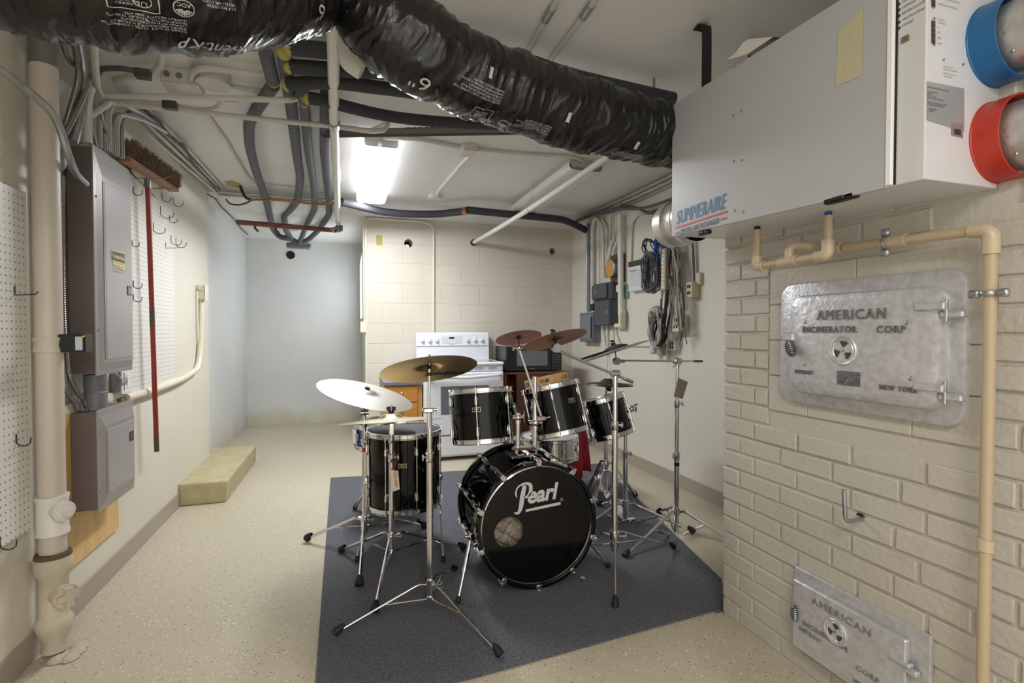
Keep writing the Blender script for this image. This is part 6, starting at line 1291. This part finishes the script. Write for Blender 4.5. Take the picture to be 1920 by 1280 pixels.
# S5 boom far right
b5=V((1.835,2.56,0)); b5=P(1268,1000,y=2.58); b5=V((b5.x,2.58,0)); Zs=lambda v,b=b5:Z(b.x,b.y,v)
t=thing('cymbal_stand','tall chrome boom stand by the chimney corner with a level boom and brown tag','cymbal stand',(b5.x,b5.y,0))
RFs=RF; RF=0; tripod(t,b5.x,b5.y,Zs(958),Zs(1003),[P(1173,1047,z=0)[:2],P(1372,1020,z=0)[:2],P(1236,964,z=0)[:2]],Zs(858),.0145,.0085,False,.02)
MB().cyl((b5.x,b5.y,Zs(862)),(b5.x,b5.y,Zs(752)),.012,n=16).build('middle_tube',m_chrome,t); MB().cyl((b5.x,b5.y,Zs(758)),(b5.x,b5.y,Zs(682)),.0095,n=16).build('upper_tube',m_chrome,t); sleeve(t,b5.x,b5.y,Zs(862),.018,.045,-1); sleeve(t,b5.x,b5.y,Zs(764),.016,.04,1)
lab(MB().cyl((b5.x,b5.y,Zs(873)),(b5.x,b5.y,Zs(866)),.0152,n=16).build('black_band',m_void,t),'black band')
q=V((b5.x,b5.y,Zs(677))); MB().sph(q,.021,16).cyl(q+V((0,0,-.04)),q,.013,n=16).cyl(q+V((0,-.02,0)),q+V((0,.02,0)),.02,n=18).cyl(q+V((-.01,-.02,-.01)),q+V((-.05,-.03,-.03)),.004).build('tilter',m_chrome,t)
bl=P(1162,676,y=b5.y); br_=P(1317,677,y=b5.y); MB().tube([bl,br_],.0058,12).build('boom_arm',m_chrome,t)
MB().tube([P(1300,677,y=b5.y),br_],.0068,10).build('arm_grip',m_dkcable,t)
h_=P(1156,677,y=b5.y); MB().cyl(h_+V((0,.014,0)),h_+V((0,-.014,0)),.02,n=20).cyl(h_+V((.01,0,0)),h_+V((.05,0,0)),.009,n=12).build('boom_tilter',m_galv,t)
c=P(1153,655,y=b5.y); nv=nrm((-.27,.22,1)); ct_,cM=cymbal('silver crash cymbal tilted steeply with a black rubber mute strip, at the right',c,nv,.213,m_cy5,.05,.018)
mt_=MB(); pr=[(.012,.02),(.05,.012),(.075,.006)]; vs=[]
mt_.lathe([(.012,.026),(.045,.020),(.075,.008),(.08,.002)],cM,32); mt_.prism([(-.03,-.045),(-.21,-.02),(-.215,0),(-.21,.02),(-.03,.045)],-.008,.004,cM@Matrix.Rotation(.15,4,'Y')@Matrix.Translation((0,0,.003)) if False else cM@Matrix.Translation((0,0,.006)))
tag(mt_.build('cymbal_mute',mat('mute_black','#232427',.75)),'black rubber mute pad lying on the steeply tilted silver cymbal','cymbal mute')
MB().tube([h_,c,c+nv*.05],.0035,8).cyl(c+nv*.024,c+nv*.04,.014,n=14).box(c+nv*.045-V((.014,.003,0)),c+nv*.045+V((.014,.003,.01)),.002).build('cymbal_felt',m_blackp,t)
q=P(1272,705,y=b5.y-.02); tg=tag(MB().add([P(u,v,y=b5.y-.022) for u,v in((1272,708),(1290,716),(1280,748),(1263,743))],[(0,1,2,3)]).build('cardboard_tag',mat('tag_brown','#8D8273',.8,nz=(60,.15))),'brown cardboard tag hanging from the tall boom stand by the chimney','tag')
MB().tube([P(1274,681,y=b5.y-.02),P(1274,709,y=b5.y-.022)],.0012,5).build('string',m_white,tg)
RF=RFs
# S6 tom stand for the small tom
b6=P(1172,985,y=2.86); b6=V((b6.x,2.80,0)); b6=V((P(1172,985,y=2.80).x,2.80,0)); Zs=lambda v,b=b6:Z(b.x,b.y,v)
t=thing('tom_stand','chrome tom stand behind the boom stand, holding the small right tom','drum stand',(b6.x,b6.y,RF))
tripod(t,b6.x,b6.y,Zs(944),Zs(982),[P(1299,1004,z=0)[:2],(b6.x-.28,b6.y-.02),(b6.x-.02,b6.y+.30)],Zs(850),.0145,.0085,False,.02)
MB().cyl((b6.x,b6.y,Zs(856)),(b6.x,b6.y,Zs(772)),.011,n=16).build('upper_tube',m_chrome,t); sleeve(t,b6.x,b6.y,Zs(858),.018,.045,1)
q=P(1184,766,y=2.66); MB().tube(fillet([V((b6.x,b6.y,Zs(775))),q,q+V((-.04,-.02,-.01))],.03),.0105,12).build('tom_arm',m_chrome,t)
mb=MB().sph(q,.02,14).cyl(q+V((-.03,0,0)),q+V((.03,0,0)),.012,n=14).box(q+V((.025,-.006,-.022)),q+V((.034,.006,.022)),.003).cyl(q+V((0,-.02,.02)),q+V((.03,-.02,.03)),.005); mb.build('clamp_knuckle',m_chrome,t)
# hi-hat stand
b7=P(1136,940,y=3.08); b7=V((b7.x,3.08,0)); Zs=lambda v,b=b7:Z(b.x,b.y,v)
t=thing('hihat_stand','chrome hi-hat stand with foot pedal behind the bass drum and boom stands','cymbal stand',(b7.x,b7.y,RF))
tripod(t,b7.x,b7.y,Zs(868),Zs(925),[(b7.x-.20,b7.y-.16),(b7.x+.30,b7.y+.12),(b7.x-.0,b7.y+.30)],Zs(760),.0135,.0085,True,.018)
MB().cyl((b7.x,b7.y,Zs(765)),(b7.x,b7.y,Zs(730)),.0105,n=16).build('upper_tube',m_chrome,t)
MB().cyl((b7.x+.018,b7.y,Zs(732)),(b7.x+.018,b7.y,Zs(668)),.003,n=8).build('pull_rod',m_chrome,t)
pd=MB().add([(b7.x-.045,b7.y-.28,.02),(b7.x+.045,b7.y-.28,.02),(b7.x+.035,b7.y-.03,.10),(b7.x-.035,b7.y-.03,.10),(b7.x-.045,b7.y-.28,.028),(b7.x+.045,b7.y-.28,.028),(b7.x+.035,b7.y-.03,.108),(b7.x-.035,b7.y-.03,.108)],BF).box((b7.x-.05,b7.y-.30,RF),(b7.x+.05,b7.y-.25,.03),.004); pd.build('foot_pedal',m_chrome,t)
MB().cyl((b7.x,b7.y,Zs(872)),(b7.x,b7.y,Zs(862)),.024,n=16).box((b7.x-.02,b7.y-.02,Zs(884)),(b7.x+.02,b7.y+.02,Zs(880)),.003).build('spring_housing',m_chrome,t)
c=V((b7.x+.018,b7.y,Zs(719))); ct_,cM=cymbal('bronze hi-hat cymbal under the black mute pad, behind the small right tom',c,(.03,.02,1),.165,m_cy3,.045,.016,name='hihat_cymbal')
cymbal('lower hi-hat cymbal pressed under the upper one behind the small right tom',c+V((0,0,-.012)),(-.03,-.02,-1),.163,m_cy3,.045,.016,name='hihat_cymbal')
mb=MB().lathe([(.005,.034),(.03,.032),(.05,.02),(.06,.006),(.158,-.006),(.16,-.012)],cM,40).cyl((-.0,0,-.05),(0,0,-.022),.02,n=16,M=cM)
tag(mb.build('cymbal_mute',mat('mute_black','')),'round black rubber mute pad on the hi-hat cymbals','cymbal mute')
# snare stands
def snare_stand(label,c,zb,ang=0,low=.2):
    t=thing('snare_stand',label,'drum stand',(c.x,c.y,0 if c.y>4 else RF))
    tripod(t,c.x,c.y,low+.08,low-.06,[(c.x+.22*math.cos(ang+k*2*PI/3),c.y+.22*math.sin(ang+k*2*PI/3)) for k in range(3)],zb-.10,.0125,.0075,True,.016)
    for k in range(3):
        a=ang+.5+k*2*PI/3; e=c+V((math.cos(a)*.19,math.sin(a)*.19,0)); e.z=zb-.01; s=V((c.x,c.y,zb-.12)); MB().tube(fillet([s,V((c.x+math.cos(a)*.13,c.y+math.sin(a)*.13,zb-.045)),e,e+V((0,0,.03))],.02),.006,8).build('basket_arm',m_chrome,t)
snare_stand('chrome basket stand under the chrome snare drum',sc_,sc_.z-.065,-.3); snare_stand('chrome basket stand under the blue snare drum',bc_,bc_.z-.073,.5)
# throne and red cloth
th=P(1045,860,y=3.42); th=V((th.x+.02,3.45,0)); t=thing('drum_throne','round black drum stool behind the snare, mostly hidden by the red cloth','stool',(th.x,th.y,0))
tripod(t,th.x,th.y,.26,.12,[(th.x+.25*math.cos(k*2*PI/3+.4),th.y+.25*math.sin(k*2*PI/3+.4)) for k in range(3)],.50,.014,.008,True,.018)
MB().lathe([(0,.50),(.15,.50),(.17,.52),(.175,.56),(.16,.585),(0,.59)],Matrix.Translation((th.x,th.y,0)),32).build('seat',m_blackp,t)
vs=[];fs=[];n=96; prf=[(0,.602),(.08,.603),(.15,.598),(.178,.575),(.19,.52),(.20,.44),(.208,.36),(.215,.28),(.22,.22)]
for j,(r_,z_) in enumerate(prf):
    for k in range(n):
        a=2*PI*k/n; dr=max(0,j-3)/5; hem=.05*math.sin(a*2+.5)+.03*math.sin(a*5); rr_=r_+dr*(.022*math.sin(a*9+1)+.012*math.sin(a*17+j*.3)); vs.append((th.x+rr_*math.cos(a)*1.05,th.y+rr_*math.sin(a),z_+(0 if j<4 else dr*hem)+.004*math.sin(a*7+j)))
for j in range(len(prf)-1):
    for k in range(n): fs.append((j*n+k,j*n+(k+1)%n,(j+1)*n+(k+1)%n,(j+1)*n+k))
o=MB().add(vs,fs,True).build('red_cloth',mat('cloth_red','#8E1422',.75,nz=(12,.15))); sm_=o.modifiers.new('thick','SOLIDIFY'); sm_.thickness=.003; tag(o,'dark red cloth draped over the drum stool behind the toms','cloth')
# pillow inside bass drum
pil=MB(); n=40; vs=[];fs=[]
pc_=V((bx+pxl,by0+.11,bz+pzl))
for j in range(n+1):
    for k in range(n+1):
        u_=-1+2*j/n; v_=-1+2*k/n; e_=max(0,(1-u_**4)*(1-v_**4)); x=pc_.x+u_*.105+.006*math.sin(9*v_); z_=pc_.z+v_*.105+.008*math.sin(8*u_)
        fo_=.030*abs(math.sin(4*(u_+.7*v_)+2*math.sin(2.2*v_)))+.03*noise.noise(V((u_*3,v_*3,2)))
        vs.append((x,pc_.y-.05*e_**.5+fo_*e_,z_))
for j in range(n):
    for k in range(n): fs.append((j*(n+1)+k,j*(n+1)+k+1,(j+1)*(n+1)+k+1,(j+1)*(n+1)+k))
o=MB().add(vs,fs,True).build('cloth_padding',mat('cloth_beige','#94897A',.85,nz=(14,.2))); so=o.modifiers.new('thick','SOLIDIFY'); so.thickness=.03; so.offset=-1
tag(o,'crumpled beige cloth stuffed in the bass drum, seen through its round port','cloth')
tv,tf=text('IVORY ECRU',.03); MB().add([(p[0],p[1],0) for p in tv],tf,False,fr(pc_+V((-.10,-.065,-.0)),(.75,0,-.66),(.66,0,.75))).build('cloth_lettering',m_inkd,o)
# tambourine on the right tom
tq=M2@V((-.02,.03,.255/2+.012)); Mt=M2@Matrix.Translation((.0,.03,.255/2+.008)); 
t=thing('tambourine','pale wooden tambourine lying on the right tom over the bass drum','tambourine',tq); Rt=.118; hh=.045
n=40; gap=[k for k in range(5)]
mb=MB(); mb.lathe([(Rt-.008,0),(Rt,0),(Rt,.012),(Rt-.008,.012),(Rt-.008,0)],Mt,48); mb.lathe([(Rt-.008,.033),(Rt,.033),(Rt,hh),(Rt-.008,hh),(Rt-.008,.033)],Mt,48)
for k in range(6):
    a0_=2*PI*k/6+.26; mb.lathe([(Rt-.008,.012),(Rt,.012),(Rt,.033),(Rt-.008,.033)],Mt,8,a0=a0_,a1=a0_+.62)
mb.build('wooden_frame',mat('birch','#D2A96E',.45,nz=(6,.08)),t)
for k in range(6):
    a_=2*PI*k/6+.04; q=Mt@V(((Rt-.004)*math.cos(a_),(Rt-.004)*math.sin(a_),.0225)); ax_=Mt.to_3x3()@V((0,0,1)); MB().cyl(q-ax_*.004,q-ax_*.0025,.015,n=18).cyl(q+ax_*.0025,q+ax_*.004,.015,n=18).cyl(q-ax_*.009,q+ax_*.009,.0015,n=6).build('jingle',m_steel,t)

# ---------------------------------------------------------------- small things near the ducts
q0=P(651,98,z=2.18); t=thing('elbow_pipe','white plastic pipe ending in an elbow beside the duct joint','pipe',q0+V((0,0,.24)))
MB().cyl(q0,q0+V((0,0,.24)),.03,n=20).build('pipe',m_white,t)
MB().tube(fillet([q0+V((0,0,.03)),q0+V((0,0,-.03)),q0+V((.05,.0,-.055))],.03,6),.034,18).build('elbow',m_white,t)
q=P(1108,150,z=2.40); tag(MB().box(q+V((-.018,-.005,-.04)),q+V((.018,.005,.02)),.002).build('copper_bracket',m_copper),'small copper bracket on the ceiling above the slanting black duct','bracket')
q=P(1226,170,z=2.36); tag(MB().box(q+V((-.006,-.004,-.07)),q+V((.006,.004,.06)),.001).build('hanger_strap',m_galv),'thin metal hanger strap near the exchanger end of the black duct','hanger')
q=atR(TR*.655,.62,.002); mb=MB(); rg=random.Random(8)
for k in range(7): mb.sph(q+V((rg.uniform(-.05,.05),rg.uniform(-.01,.01),rg.uniform(-.004,.006))),rg.uniform(.008,.014),8,(1.4,1,.6))
tag(mb.build('torn_insulation',m_yellow),'yellow insulation showing through a tear under the slanting black duct','insulation')
GR={'conduit':'conduits on the walls and ceiling','peg_hook':'hooks on the pegboards','armoured_cable':'armoured cables by the breaker panels','insulated_pipe':'foam-covered pipes under the ceiling','cymbal':'cymbals of the drum kit','hihat_cymbal':'pair of hi-hat cymbals','tom_drum':'tom drums of the kit','snare_drum':'snare drums of the kit','cymbal_stand':'stands round the drum kit','snare_stand':'basket stands of the snare drums','ceiling_cable':'cables along the left ceiling edge','corner_cable':'cables in the right ceiling corner','cable_coil':'coils of cable on the right wall','hanging_cable':'loose cables','breaker_panel':'breaker panels on the left wall','flexible_duct':'black flexible ducts','metal_duct':'metal ducts of the air exchanger','pegboard':'pegboards on the left wall','outlet_box':'outlets and boxes on the walls','junction_box':'junction boxes on the ceiling','switch_box':'dark electrical boxes','ceiling_light':'fluorescent ceiling lights','conduit_fitting':'oval conduit fittings','pipe_clamp':'clamps on the tan tubing','hanging_strap':'webbing straps','cymbal_mute':'rubber mutes on cymbals','outlet_cable':'cables to the four-socket outlet'}
for o in COL.objects:
    if o.parent is None and 'label' in o.keys() and 'group' not in o.keys():
        g=GR.get(o.name.split('.')[0])
        if g: o['group']=g

# added, unseen window frame round the area light that brightens the recess, on its right-hand wall (round the corner of the block wall)
wf=MB()
for a,b in(((.165,5.82,1.31),(.2,6.88,1.35)),((.165,5.82,2.05),(.2,6.88,2.09)),((.165,5.82,1.31),(.2,5.86,2.09)),((.165,6.84,1.31),(.2,6.88,2.09))): wf.box(a,b,.003)
struct(wf.build('added_window_frame',mat('white_trim','')))
